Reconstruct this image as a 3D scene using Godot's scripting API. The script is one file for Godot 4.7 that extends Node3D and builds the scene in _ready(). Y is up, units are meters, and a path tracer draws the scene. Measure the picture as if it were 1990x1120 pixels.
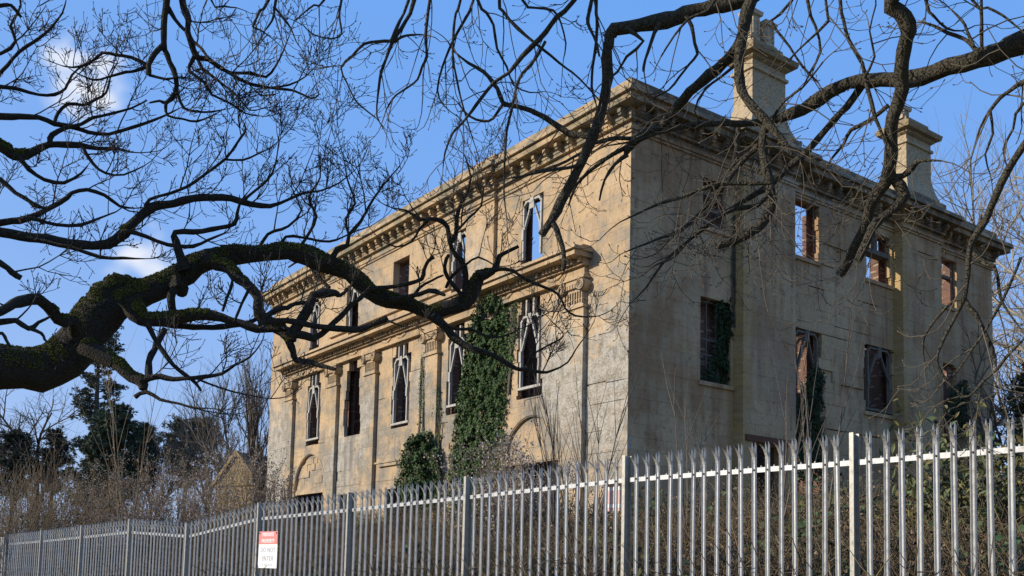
extends Node3D

# ------------------------------------------------------------------ helpers
var rng := RandomNumberGenerator.new()
var names := {}
var M := {}
var XF := Transform3D(Basis(Vector3.UP, 0.62607), Vector3(3.053103, 0.000000, -25.820119))   # the mansion: x runs along the shaded front, -z along the sunlit front
var fence_u := Vector3(-0.690869, 0, -0.722980)
var fence_n := Vector3(-0.722980, 0, 0.690869)
var fence_0 := Vector3(3.201, 0, -9.068)

class MB:
	var v := PackedVector3Array()
	var n := PackedVector3Array()
	var uv := PackedVector2Array()
	var col := PackedColorArray()
	var tint := Color(1, 1, 1)
	var face := 0            # 0: plain metres, 1: sunlit front, 2: shaded front
	func map(p: Vector3, nr: Vector3) -> Vector2:
		if face == 1:
			return Vector2((-p.z + absf(p.x) * 0.7 + 1.0) / 28.0, 1.0 - p.y / 16.0)
		if face == 2:
			return Vector2((p.x + absf(p.z) * 0.7 + 1.0) / 22.0, 1.0 - p.y / 16.0)
		var a := nr.abs()
		if a.x >= a.y and a.x >= a.z:
			return Vector2(p.z, -p.y)
		if a.y >= a.z:
			return Vector2(p.x, p.z)
		return Vector2(p.x, -p.y)
	func tri(a: Vector3, b: Vector3, c: Vector3, na: Vector3, nb: Vector3, nc: Vector3) -> void:
		if (c - a).cross(b - a).dot(na + nb + nc) < 0.0:
			v.append(a); v.append(c); v.append(b)
			n.append(na); n.append(nc); n.append(nb)
			uv.append(map(a, na)); uv.append(map(c, nc)); uv.append(map(b, nb))
		else:
			v.append(a); v.append(b); v.append(c)
			n.append(na); n.append(nb); n.append(nc)
			uv.append(map(a, na)); uv.append(map(b, nb)); uv.append(map(c, nc))
		col.append(tint); col.append(tint); col.append(tint)
	func flat(a: Vector3, b: Vector3, c: Vector3, out: Vector3) -> void:
		var nr := (c - a).cross(b - a).normalized()
		if nr.dot(out) < 0.0:
			nr = -nr
		tri(a, b, c, nr, nr, nr)
	func quad(a: Vector3, b: Vector3, c: Vector3, d: Vector3, out: Vector3) -> void:
		flat(a, b, c, out)
		flat(a, c, d, out)
	# a box from its centre and three half axes
	func box(o: Vector3, x: Vector3, y: Vector3, z: Vector3) -> void:
		quad(o + x + y + z, o + x - y + z, o + x - y - z, o + x + y - z, x)
		quad(o - x + y + z, o - x - y + z, o - x - y - z, o - x + y - z, -x)
		quad(o + x + y + z, o - x + y + z, o - x + y - z, o + x + y - z, y)
		quad(o + x - y + z, o - x - y + z, o - x - y - z, o + x - y - z, -y)
		quad(o + x + y + z, o - x + y + z, o - x - y + z, o + x - y + z, z)
		quad(o + x + y - z, o - x + y - z, o - x - y - z, o + x - y - z, -z)
	func tube(path: PackedVector3Array, rad: PackedFloat32Array, sides: int, rough := 0.0, seed_ := 0) -> void:
		var m := path.size()
		var rings: Array[PackedVector3Array] = []
		var nors: Array[PackedVector3Array] = []
		var t := (path[1] - path[0]).normalized()
		var up := Vector3.UP if absf(t.y) < 0.9 else Vector3.RIGHT
		var s := t.cross(up).normalized()
		for i in m:
			if i > 0:
				t = (path[mini(i + 1, m - 1)] - path[i - 1]).normalized()
			s = (s - t * s.dot(t)).normalized()
			var w := t.cross(s)
			var ring := PackedVector3Array()
			var nr := PackedVector3Array()
			for k in sides:
				var an := TAU * k / sides
				var d := s * cos(an) + w * sin(an)
				var r := rad[i]
				if rough > 0.0:
					var h := (i * 7919 + k * 104729 + seed_ * 31) % 1009
					r *= 1.0 + rough * (h / 504.5 - 1.0)
				ring.append(path[i] + d * r)
				nr.append(d)
			rings.append(ring)
			nors.append(nr)
		for i in m - 1:
			for k in sides:
				var k2 := (k + 1) % sides
				tri(rings[i][k], rings[i + 1][k], rings[i + 1][k2], nors[i][k], nors[i + 1][k], nors[i + 1][k2])
				tri(rings[i][k], rings[i + 1][k2], rings[i][k2], nors[i][k], nors[i + 1][k2], nors[i][k2])
		if rad[m - 1] > 0.004:
			var e := path[m - 1]
			for k in sides:
				tri(e, rings[m - 1][k], rings[m - 1][(k + 1) % sides], t, t, t)
		if rad[0] > 0.004:
			for k in sides:
				flat(path[0], rings[0][k], rings[0][(k + 1) % sides], -(path[1] - path[0]))
	func mesh() -> ArrayMesh:
		var arr := []
		arr.resize(Mesh.ARRAY_MAX)
		arr[Mesh.ARRAY_VERTEX] = v
		arr[Mesh.ARRAY_NORMAL] = n
		arr[Mesh.ARRAY_TEX_UV] = uv
		arr[Mesh.ARRAY_COLOR] = col
		var am := ArrayMesh.new()
		am.add_surface_from_arrays(Mesh.PRIMITIVE_TRIANGLES, arr)
		return am

func numbered(called: String) -> String:
	if not names.has(called):
		names[called] = 0
		return called
	names[called] += 1
	return "%s_%03d" % [called, names[called]]

func tag(o: Node3D, label: String, category: String, group := "", kind := "") -> void:
	if label: o.set_meta("label", label)
	if category: o.set_meta("category", category)
	if group: o.set_meta("group", group)
	if kind: o.set_meta("kind", kind)

func thing(called: String, label: String, category: String, at := Vector3.ZERO, turn := 0.0, group := "") -> Node3D:
	var o := Node3D.new()
	o.name = numbered(called)
	o.position = at
	o.rotation.y = turn
	add_child(o)
	tag(o, label, category, group)
	return o

func holder(called: String, parent: Node3D) -> Node3D:
	var o := Node3D.new()
	o.name = called
	parent.add_child(o, true)
	return o

func put(called: String, mb: MB, mat: Material, parent: Node3D, kind := "") -> MeshInstance3D:
	var o := MeshInstance3D.new()
	o.name = numbered(called) if parent == self else called
	o.mesh = mb.mesh()
	o.material_override = mat
	parent.add_child(o, true)
	if kind: o.set_meta("kind", kind)
	return o

func put_mesh(called: String, mesh: Mesh, mat: Material, parent: Node3D, at := Transform3D()) -> MeshInstance3D:
	var o := MeshInstance3D.new()
	o.name = called
	o.mesh = mesh
	o.material_override = mat
	o.transform = at
	parent.add_child(o, true)
	return o

func scatter(called: String, mesh: Mesh, mat: Material, where: Array[Transform3D], tints: PackedColorArray, parent: Node3D) -> MultiMeshInstance3D:
	var mm := MultiMesh.new()
	mm.transform_format = MultiMesh.TRANSFORM_3D
	mm.use_colors = true
	mm.mesh = mesh
	mm.instance_count = where.size()
	for i in where.size():
		mm.set_instance_transform(i, where[i])
		mm.set_instance_color(i, tints[i])
	var o := MultiMeshInstance3D.new()
	o.name = numbered(called) if parent == self else called
	o.multimesh = mm
	o.material_override = mat
	parent.add_child(o, true)
	o.set_meta("kind", "stuff")
	return o

func r(a: float, b: float) -> float:
	return rng.randf_range(a, b)

func hash01(a: int, b: int) -> float:
	var h := (a * 73856093) ^ (b * 19349663)
	h = (h ^ (h >> 13)) * 1274126177
	return float((h ^ (h >> 16)) & 0xffff) / 65535.0

func lin(cr: float, cg: float, cb: float) -> Color:
	return Color(cr, cg, cb).linear_to_srgb()

func mat(c: Color, rough := 0.9, metal := 0.0) -> StandardMaterial3D:
	var m := StandardMaterial3D.new()
	m.albedo_color = c
	m.roughness = rough
	m.metallic = metal
	m.metallic_specular = 0.35
	return m

func noise(freq: float, seed_: int, oct := 4) -> FastNoiseLite:
	var f := FastNoiseLite.new()
	f.noise_type = FastNoiseLite.TYPE_SIMPLEX_SMOOTH
	f.frequency = freq
	f.fractal_octaves = oct
	f.seed = seed_
	return f

func noise_tex(size: int, freq: float, seed_: int, ramp: Array, normal := false, bump := 4.0) -> NoiseTexture2D:
	var t := NoiseTexture2D.new()
	t.width = size
	t.height = size
	t.seamless = true
	t.noise = noise(freq, seed_, 5)
	if normal:
		t.as_normal_map = true
		t.bump_strength = bump
	else:
		var g := Gradient.new()
		var offs := PackedFloat32Array()
		var cols := PackedColorArray()
		for i in ramp.size():
			offs.append(float(i) / (ramp.size() - 1))
			cols.append(ramp[i])
		g.offsets = offs
		g.colors = cols
		t.color_ramp = g
	return t

# ------------------------------------------------------------------ textures and materials
func blob(u: float, y: float, cu: float, cy: float, ru: float, ry: float) -> float:
	var d := Vector2((u - cu) / ru, (y - cy) / ry).length()
	return clampf(1.25 - d, 0.0, 1.0)

func facade_texture(which: int) -> Array:
	var w := 1024
	var h := 640
	var span := 28.0 if which == 1 else 22.0
	var img := Image.create(w, h, false, Image.FORMAT_RGB8)
	var bump := Image.create(w, h, false, Image.FORMAT_RGB8)
	var big := noise(0.22, 11 + which, 3)
	var mid := noise(1.1, 23 + which, 4)
	var fine := noise(6.0, 37 + which, 3)
	var streak := noise(1.0, 51 + which, 3)
	var pit := noise(3.2, 77 + which, 2)
	for j in h:
		var y := (1.0 - float(j) / h) * 16.0
		for i in w:
			var u := float(i) / w * span - 1.0
			var a := big.get_noise_2d(u, y)
			var b := mid.get_noise_2d(u, y)
			var f := fine.get_noise_2d(u, y)
			var s := streak.get_noise_2d(u * 2.6, y * 0.22)
			var c: Vector3
			if which == 1:
				c = Vector3(0.445, 0.312, 0.178).lerp(Vector3(0.37, 0.258, 0.146), clampf(0.5 + a + b * 0.5, 0, 1))
				# grey lichen crust and soot, where the photograph shows them
				var lich := blob(u, y, 0.8, 6.8, 2.0, 3.0) + blob(u, y, 3.2, 7.6, 1.3, 2.0) + blob(u, y, 17.0, 6.2, 1.6, 2.0) + blob(u, y, 24.2, 6.5, 2.0, 3.6) + 0.8 * blob(u, y, 15.2, 7.5, 0.9, 1.8) + 0.7 * blob(u, y, 10.9, 8.4, 0.8, 1.5) + 0.6 * blob(u, y, 7.6, 12.0, 0.9, 1.2) + 0.6 * blob(u, y, 15.0, 12.2, 1.2, 0.8)
				var speck := fine.get_noise_2d(u * 2.3 + 50.0, y * 2.3)
				var m0 := lich * 0.75 + b * 0.85 + f * 0.5 + speck * 0.55 + a * 0.6 + 0.42 * clampf((9.6 - y) / 3.5, 0.0, 1.0)
				var k := smoothstep(0.12, 0.62, m0)
				c = c.lerp(Vector3(0.225, 0.20, 0.16), k * 0.88)
				var pale := smoothstep(0.35, 0.75, lich * 0.45 + speck * 1.1 + mid.get_noise_2d(u * 2.0 + 9.0, y * 2.0) * 0.8 + 0.22)
				c = c.lerp(Vector3(0.47, 0.44, 0.38), pale * 0.6 * minf(1.0, lich + 0.25))
				var soot := blob(u, y, 4.3, 6.4, 1.0, 0.9) + 0.8 * blob(u, y, 12.4, 6.1, 1.2, 0.8) + 0.9 * blob(u, y, 16.4, 6.2, 0.9, 1.3) + 0.9 * blob(u, y, 3.0, 11.6, 1.5, 0.45) + 0.6 * blob(u, y, 20.2, 6.5, 0.9, 0.5)
				c = c.lerp(Vector3(0.15, 0.135, 0.115), clampf(soot * (0.55 + s * 1.3) + f * 0.3 + speck * 0.3 - 0.15, 0.0, 0.75))
				c *= 1.0 + 0.16 * f + 0.14 * s + 0.10 * speck
				# run-off streaks of black crust, grainy and broken
				var run := clampf(s * 2.2 + speck * 0.9 - 0.35, 0.0, 1.0) * clampf(b * 1.5 + 0.6, 0.0, 1.0)
				c = c.lerp(Vector3(0.17, 0.15, 0.125), run * 0.75)
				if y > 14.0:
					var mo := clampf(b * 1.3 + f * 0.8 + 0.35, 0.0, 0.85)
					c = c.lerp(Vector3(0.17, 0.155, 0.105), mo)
			else:
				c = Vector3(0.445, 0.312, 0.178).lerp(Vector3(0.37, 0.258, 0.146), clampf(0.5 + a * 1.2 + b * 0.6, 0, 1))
				c = c.lerp(Vector3(0.28, 0.158, 0.078), clampf(s * 0.7 + a * 0.9 + b * 0.9 + f * 0.5 + 0.28, 0.0, 0.85))  # brown staining, made heavier to paint in this front's darker, warmer shade
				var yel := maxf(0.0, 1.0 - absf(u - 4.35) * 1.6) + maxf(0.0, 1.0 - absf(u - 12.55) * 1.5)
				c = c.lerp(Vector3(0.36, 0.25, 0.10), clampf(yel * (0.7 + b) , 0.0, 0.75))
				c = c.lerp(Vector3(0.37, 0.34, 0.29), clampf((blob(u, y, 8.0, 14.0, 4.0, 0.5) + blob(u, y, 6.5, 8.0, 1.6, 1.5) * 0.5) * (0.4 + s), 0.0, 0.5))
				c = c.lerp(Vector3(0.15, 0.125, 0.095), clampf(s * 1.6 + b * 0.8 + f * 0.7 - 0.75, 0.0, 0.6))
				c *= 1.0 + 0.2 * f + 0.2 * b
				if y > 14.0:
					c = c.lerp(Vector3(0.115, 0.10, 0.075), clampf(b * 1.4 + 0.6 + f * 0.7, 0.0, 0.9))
			var p := pit.get_noise_2d(u, y)
			var pits := clampf((absf(p) - 0.42) * 5.0, 0.0, 1.0) if p < 0.0 else 0.0
			c *= 1.0 - pits * 0.22
			img.set_pixel(i, j, lin(clampf(c.x, 0, 1), clampf(c.y, 0, 1), clampf(c.z, 0, 1)))
			var hh := clampf(0.5 + f * 0.25 + b * 0.2 + pit.get_noise_2d(u * 3.0, y * 3.0) * 0.15 - pits * 0.1, 0, 1)
			bump.set_pixel(i, j, Color(hh, hh, hh))
	bump.bump_map_to_normal_map(3.0)
	return [ImageTexture.create_from_image(img), ImageTexture.create_from_image(bump)]

func brick_texture() -> Array:
	# 2.4 m by 2.4 m of weathered red brick, 10 bricks by 32 courses
	var s := 768
	var img := Image.create(s, s, false, Image.FORMAT_RGB8)
	var bump := Image.create(s, s, false, Image.FORMAT_RGB8)
	var nz := noise(0.9, 5, 4)
	var fn := noise(0.12, 9, 3)
	for j in s:
		var course := int(j / 24.0)
		for i in s:
			var x := i + (38 if course % 2 else 0)
			var k := int(x / 76.8)
			var fx := fposmod(x, 76.8)
			var fy := j % 24
			var wob := fn.get_noise_2d(i, j) * 3.0
			var mortar := fx + wob < 4.0 or fy + wob < 4.0
			var t := hash01(k % 10, course)
			var g := nz.get_noise_2d(i * 0.2, j * 0.2)
			var c := Vector3(0.20, 0.09, 0.055).lerp(Vector3(0.11, 0.06, 0.045), t)
			if t > 0.9: c = Vector3(0.34, 0.24, 0.16)
			if mortar: c = Vector3(0.20, 0.165, 0.13)
			c *= 1.0 + 0.5 * g
			img.set_pixel(i, j, lin(c.x, c.y, c.z))
			var hh := 0.25 if mortar else 0.7 + 0.25 * g + 0.1 * t
			bump.set_pixel(i, j, Color(hh, hh, hh))
	bump.bump_map_to_normal_map(5.0)
	return [ImageTexture.create_from_image(img), ImageTexture.create_from_image(bump)]

func make_materials() -> void:
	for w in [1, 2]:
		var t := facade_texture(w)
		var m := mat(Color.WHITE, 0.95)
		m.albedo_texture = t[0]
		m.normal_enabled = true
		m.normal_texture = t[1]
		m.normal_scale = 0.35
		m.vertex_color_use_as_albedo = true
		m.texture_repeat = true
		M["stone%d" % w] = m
	var bt := brick_texture()
	var bm := mat(Color.WHITE, 0.95)
	bm.albedo_texture = bt[0]
	bm.normal_enabled = true
	bm.normal_texture = bt[1]
	bm.uv1_scale = Vector3(1 / 2.4, 1 / 2.4, 1)
	bm.vertex_color_use_as_albedo = true
	M.brick = bm
	# loose stone for chimneys and lodge
	var ls := mat(Color.WHITE, 0.95)
	ls.albedo_texture = noise_tex(256, 0.02, 3, [lin(0.24, 0.2, 0.15), lin(0.42, 0.34, 0.23), lin(0.47, 0.37, 0.235), lin(0.33, 0.29, 0.22)])
	ls.uv1_triplanar = true
	ls.uv1_scale = Vector3(0.4, 0.4, 0.4)
	ls.normal_enabled = true
	ls.normal_texture = noise_tex(256, 0.06, 4, [], true, 6.0)
	ls.vertex_color_use_as_albedo = true
	M.old_stone = ls
	M.lodge_stone = ls.duplicate()
	M.lodge_stone.albedo_color = lin(0.55, 0.49, 0.36)
	# timber props, weathered white-grey
	var ti := mat(Color.WHITE, 0.85)
	ti.albedo_texture = noise_tex(256, 0.03, 8, [lin(0.26, 0.24, 0.20), lin(0.37, 0.345, 0.30), lin(0.44, 0.41, 0.365)])
	ti.uv1_triplanar = true
	ti.uv1_scale = Vector3(0.9, 0.25, 0.9)
	M.timber = ti
	M.timber_grey = ti.duplicate()
	M.timber_grey.albedo_color = lin(0.34, 0.31, 0.28)
	M.rust = mat(lin(0.12, 0.055, 0.03), 0.9)
	# bark
	var bk := mat(Color.WHITE, 0.97)
	bk.albedo_texture = noise_tex(512, 0.035, 12, [lin(0.014, 0.011, 0.009), lin(0.03, 0.025, 0.018), lin(0.052, 0.044, 0.032), lin(0.038, 0.038, 0.02)])
	bk.uv1_triplanar = true
	bk.uv1_scale = Vector3(2.2, 2.2, 2.2)
	bk.normal_enabled = true
	bk.normal_texture = noise_tex(512, 0.05, 13, [], true, 14.0)
	bk.normal_scale = 2.0
	M.oak_bark = bk
	var ak: StandardMaterial3D = bk.duplicate()
	ak.albedo_texture = noise_tex(512, 0.03, 15, [lin(0.022, 0.018, 0.014), lin(0.05, 0.042, 0.03), lin(0.09, 0.078, 0.052), lin(0.07, 0.072, 0.036)])
	M.ash_bark = ak
	M.oak_twig = mat(lin(0.045, 0.036, 0.028), 0.9)
	M.ash_twig = mat(lin(0.11, 0.088, 0.06), 0.85)
	M.far_bark = mat(lin(0.085, 0.07, 0.055), 0.95)
	M.far_twig = mat(lin(0.13, 0.105, 0.08), 0.95)
	M.pale_twig = mat(lin(0.30, 0.26, 0.20), 0.95)
	M.dry_stem = mat(lin(0.22, 0.165, 0.105), 0.95)
	M.dry_stem.vertex_color_use_as_albedo = true
	var lf := mat(Color.WHITE, 0.62)
	lf.vertex_color_use_as_albedo = true
	lf.metallic_specular = 0.32
	lf.backlight = Color(0.12, 0.14, 0.06)
	M.leaf = lf
	var dl := mat(Color.WHITE, 0.95)
	dl.vertex_color_use_as_albedo = true
	dl.backlight = Color(0.2, 0.17, 0.12)
	M.dead_leaf = dl
	M.moss = mat(Color.WHITE, 1.0)
	M.moss.vertex_color_use_as_albedo = true
	# galvanised steel
	var gv := mat(Color.WHITE, 0.62, 0.25)
	gv.albedo_texture = noise_tex(256, 0.03, 21, [lin(0.25, 0.25, 0.24), lin(0.37, 0.365, 0.35), lin(0.45, 0.445, 0.425), lin(0.31, 0.305, 0.295)])
	gv.uv1_triplanar = true
	gv.uv1_scale = Vector3(4, 1.5, 4)
	gv.roughness_texture = noise_tex(256, 0.05, 22, [Color(0.45, 0.45, 0.45), Color(0.9, 0.9, 0.9)])
	gv.metallic_specular = 0.5
	M.steel = gv
	for v in 3:
		var vv: StandardMaterial3D = gv.duplicate()
		var tone: float = [0.84, 0.95, 1.04][v]
		vv.albedo_color = lin(tone, tone * 0.99, tone * [0.97, 1.0, 0.95][v])
		vv.uv1_offset = Vector3(0.31 * v, 0.17 * v, 0)
		M["steel%d" % v] = vv
	var gp: StandardMaterial3D = gv.duplicate()
	gp.albedo_color = lin(0.85, 0.8, 0.7)
	M.steel_post = gp
	M.bolt = mat(lin(0.10, 0.075, 0.055), 0.8, 0.2)
	M.sign_white = mat(lin(0.78, 0.77, 0.74), 0.6)
	M.sign_red = mat(lin(0.60, 0.22, 0.19), 0.65)
	M.sign_pink = mat(lin(0.62, 0.42, 0.40), 0.7)
	M.sign_grey = mat(lin(0.34, 0.34, 0.35), 0.6)
	M.sheet_steel = mat(lin(0.50, 0.51, 0.51), 0.55, 0.3)
	var gd := mat(Color.WHITE, 1.0)
	gd.albedo_texture = noise_tex(512, 0.03, 31, [lin(0.09, 0.07, 0.04), lin(0.17, 0.13, 0.075), lin(0.11, 0.105, 0.045), lin(0.22, 0.17, 0.10)])
	gd.uv1_triplanar = true
	gd.uv1_scale = Vector3(0.35, 0.35, 0.35)
	M.ground = gd
	M.slate = mat(lin(0.07, 0.065, 0.06), 0.8)

# ------------------------------------------------------------------ terrain
func base_line(s: float) -> float:
	# the foot of the fence along its run
	var tops := [2.99, 2.97, 2.88, 2.79, 2.72, 2.44, 2.56, 2.48, 2.40, 2.34]
	var k := clampf(s / 2.75, 0.0, 8.999)
	var i := int(k)
	return lerpf(tops[i], tops[i + 1], k - i) - 2.42

func ground_at(x: float, z: float) -> float:
	var p := Vector3(x, 0, z) - fence_0
	var s := p.dot(fence_u)
	var d := -p.dot(fence_n)
	var b := base_line(s)
	var y: float
	if d < 0.0:
		y = lerpf(b, 0.0, smoothstep(0.3, 4.0, -d))
	else:
		y = lerpf(b, 2.2, smoothstep(0.2, 9.0, d))
	var far := Vector2(x, z).length()
	if far > 70.0 and d > 0.0:
		y += smoothstep(70.0, 300.0, far) * 6.0
	return y

func make_ground() -> void:
	var mb := MB.new()
	var cuts := PackedFloat32Array()
	var x := 0.0
	var step := 0.6
	while x < 900.0:
		cuts.append(x)
		step = 0.6 if x < 20.0 else step * 1.12
		x += step
	var line := PackedFloat32Array()
	for i in range(cuts.size() - 1, 0, -1):
		line.append(-cuts[i])
	line.append_array(cuts)
	var m := line.size()
	var hs := PackedFloat32Array()
	for i in m:
		for j in m:
			hs.append(ground_at(line[i], line[j] - 12.0))
	for i in m - 1:
		for j in m - 1:
			var a := Vector3(line[i], hs[i * m + j], line[j] - 12.0)
			var b := Vector3(line[i + 1], hs[(i + 1) * m + j], line[j] - 12.0)
			var c := Vector3(line[i + 1], hs[(i + 1) * m + j + 1], line[j + 1] - 12.0)
			var e := Vector3(line[i], hs[i * m + j + 1], line[j + 1] - 12.0)
			mb.quad(a, b, c, e, Vector3.UP)
	put("ground", mb, M.ground, self, "structure")

# ------------------------------------------------------------------ the mansion
var blocks := []     # ashlar: [which, u0, u1, y0, y1, offset]
# a point on a front: which 1 = sunlit (along -z), 2 = shaded (along x)
func fp(which: int, u: float, y: float, o: float) -> Vector3:
	return Vector3(-o, y, -u) if which == 1 else Vector3(u, y, o)
func fu(which: int) -> Vector3:
	return Vector3(0, 0, -1) if which == 1 else Vector3(1, 0, 0)
func fn(which: int) -> Vector3:
	return Vector3(-1, 0, 0) if which == 1 else Vector3(0, 0, 1)

func slab(mb: MB, which: int, u0: float, u1: float, y0: float, y1: float, o0: float, o1: float) -> void:
	mb.box(fp(which, (u0 + u1) / 2, (y0 + y1) / 2, (o0 + o1) / 2), fu(which) * (u1 - u0) / 2, Vector3.UP * (y1 - y0) / 2, fn(which) * (o1 - o0) / 2)

func ashlar(which: int, u0: float, u1: float, y0: float, y1: float, off: float, openings: Array, course := 0.37, length := 0.95, rough := 0.0018) -> void:
	var y := y0
	var row := int(y0 * 10) + int(u0 * 7)
	while y < y1 - 0.02:
		var yt := minf(y + course * (0.92 + 0.16 * hash01(row, which)), y1)
		if y1 - yt < 0.15: yt = y1
		var cuts := [y]
		for w in openings:
			for e in [w[2], w[3]]:
				if e > y + 0.02 and e < yt - 0.02 and w[1] > u0 and w[0] < u1: cuts.append(e)
		cuts.append(yt)
		cuts.sort()
		for c in cuts.size() - 1:
			var ya: float = cuts[c]
			var yb: float = cuts[c + 1]
			if yb - ya < 0.015: continue
			var spans := [[u0, u1]]
			for k in openings.size():
				var w = openings[k]
				if w[2] > (ya + yb) / 2 or w[3] < (ya + yb) / 2: continue
				var rag: float = w[4] if w.size() > 4 else 0.0
				var wa: float = w[0] - rag * hash01(row * 3 + c, k * 7 + 1)
				var wb: float = w[1] + rag * hash01(row * 3 + c, k * 7 + 2)
				if w.size() > 5:       # a wavering broken edge
					wa -= 0.12 * sin((ya + yb) * 0.9 + w[5]) + 0.04
					wb += 0.10 * sin((ya + yb) * 1.1 + w[5] + 2.0) + 0.03
				var next := []
				for sp in spans:
					if wb <= sp[0] or wa >= sp[1]:
						next.append(sp)
						continue
					if wa - sp[0] > 0.03: next.append([sp[0], wa])
					if sp[1] - wb > 0.03: next.append([wb, sp[1]])
				spans = next
			for sp in spans:
				var a: float = sp[0]
				var k0 := int(floor(a / length))
				while a < sp[1] - 0.001:
					k0 += 1
					var b: float = (k0 + (0.5 if row % 2 else 0.0) + 0.3 * (hash01(row, k0) - 0.5)) * length
					if b - a < 0.2: continue
					if sp[1] - b < 0.22: b = sp[1]
					blocks.append([which, a, minf(b, sp[1]), ya, yb, off + rough * (hash01(k0, row + 5) - 0.5) * 2.0])
					a = b
		y = yt
		row += 1

func block_mesh(mb: MB, b: Array) -> void:
	var which: int = b[0]
	var g := 0.0012 if which == 1 else 0.0018
	var u0: float = b[1] + g
	var u1: float = b[2] - g
	var y0: float = b[3] + g
	var y1: float = b[4] - g
	var o: float = b[5]
	var back := -0.15
	var ch := 0.001
	var vary := 0.08 if which == 1 else 0.15
	var t := 1.0 - vary * 0.6 + vary * hash01(int(u0 * 97), int(y0 * 89))
	var wm := 0.03 * (hash01(int(u0 * 57), int(y0 * 39)) - 0.5)
	mb.tint = Color(t * (1.0 + wm), t, t * (1.0 - wm * 2.0))
	mb.face = which
	var n := fn(which)
	var u := fu(which)
	var f: Array[Vector3] = [fp(which, u0 + ch, y0 + ch, o), fp(which, u1 - ch, y0 + ch, o), fp(which, u1 - ch, y1 - ch, o), fp(which, u0 + ch, y1 - ch, o)]
	var e: Array[Vector3] = [fp(which, u0, y0, o - ch), fp(which, u1, y0, o - ch), fp(which, u1, y1, o - ch), fp(which, u0, y1, o - ch)]
	var k: Array[Vector3] = [fp(which, u0, y0, back), fp(which, u1, y0, back), fp(which, u1, y1, back), fp(which, u0, y1, back)]
	mb.quad(f[0], f[1], f[2], f[3], n)
	var outs: Array[Vector3] = [-Vector3.UP, u, Vector3.UP, -u]
	for i in 4:
		var j := (i + 1) % 4
		mb.quad(f[i], f[j], e[j], e[i], outs[i] + n)
		mb.quad(e[i], e[j], k[j], k[i], outs[i])

# brick backing with the openings left out
func core(which: int, u0: float, u1: float, y0: float, y1: float, openings: Array, o0: float, o1: float) -> MB:
	var mb := MB.new()
	var us := [u0, u1]
	var ys := [y0, y1]
	for w in openings:
		for e in [w[0], w[1]]:
			if e > u0 and e < u1: us.append(e)
		for e in [w[2], w[3]]:
			if e > y0 and e < y1: ys.append(e)
	us.sort()
	ys.sort()
	var solid := func(i: int, j: int) -> bool:
		if i < 0 or j < 0 or i >= us.size() - 1 or j >= ys.size() - 1: return false
		var cu: float = (us[i] + us[i + 1]) / 2
		var cy: float = (ys[j] + ys[j + 1]) / 2
		for w in openings:
			if cu > w[0] and cu < w[1] and cy > w[2] and cy < w[3]: return false
		return true
	var n := fn(which)
	var u := fu(which)
	for i in us.size() - 1:
		for j in ys.size() - 1:
			if us[i + 1] - us[i] < 0.001 or ys[j + 1] - ys[j] < 0.001 or not solid.call(i, j): continue
			var a: float = us[i]
			var b: float = us[i + 1]
			var c: float = ys[j]
			var d: float = ys[j + 1]
			mb.quad(fp(which, a, c, o1), fp(which, b, c, o1), fp(which, b, d, o1), fp(which, a, d, o1), n)
			mb.quad(fp(which, a, c, o0), fp(which, b, c, o0), fp(which, b, d, o0), fp(which, a, d, o0), -n)
			if not solid.call(i - 1, j): mb.quad(fp(which, a, c, o0), fp(which, a, d, o0), fp(which, a, d, o1), fp(which, a, c, o1), -u)
			if not solid.call(i + 1, j): mb.quad(fp(which, b, c, o0), fp(which, b, d, o0), fp(which, b, d, o1), fp(which, b, c, o1), u)
			if not solid.call(i, j - 1): mb.quad(fp(which, a, c, o0), fp(which, b, c, o0), fp(which, b, c, o1), fp(which, a, c, o1), Vector3.DOWN)
			if not solid.call(i, j + 1): mb.quad(fp(which, a, d, o0), fp(which, b, d, o0), fp(which, b, d, o1), fp(which, a, d, o1), Vector3.UP)
	return mb

# one course of a cornice, stone by stone
func course(parent: Node3D, called: String, which: int, u0: float, u1: float, y0: float, y1: float, o0: float, o1: float, piece := 1.3, slope := 0.0) -> void:
	var a := u0
	var i := 0
	while a < u1 - 0.01:
		var b := minf(a + piece * (0.85 + 0.3 * hash01(i, int(y0 * 100))), u1)
		if u1 - b < 0.4: b = u1
		var mb := MB.new()
		mb.face = which
		var t := 0.82 + 0.28 * hash01(i + 3, int(y0 * 77) + which)
		mb.tint = Color(t, t * 0.99, t * 0.97)
		var dj := 0.012 * (hash01(i + 9, int(y0 * 31)) - 0.5)
		var g := 0.004
		var ya := y0
		var yb := y1
		var p: Array[Vector3] = []
		for ue in [a + g, b - g]:
			p.append(fp(which, ue, ya, o0))
			p.append(fp(which, ue, ya, o1 + dj - maxf(0.0, -slope)))
			p.append(fp(which, ue, yb - 0.015, o1 + dj - maxf(0.0, slope)))
			p.append(fp(which, ue, yb, o1 + dj - maxf(0.0, slope) - 0.015))
			p.append(fp(which, ue, yb, o0))
		var nn := fn(which)
		var uu := fu(which)
		mb.quad(p[0], p[1], p[6], p[5], Vector3.DOWN)
		mb.quad(p[1], p[2], p[7], p[6], nn)
		mb.quad(p[2], p[3], p[8], p[7], nn + Vector3.UP)
		mb.quad(p[3], p[4], p[9], p[8], Vector3.UP)
		mb.quad(p[4], p[0], p[5], p[9], -nn)
		for q in [0, 5]:
			var od := -uu if q == 0 else uu
			mb.quad(p[q], p[q + 1], p[q + 2], p[q + 3], od)
			mb.flat(p[q], p[q + 3], p[q + 4], od)
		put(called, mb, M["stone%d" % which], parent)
		a = b
		i += 1

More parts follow.
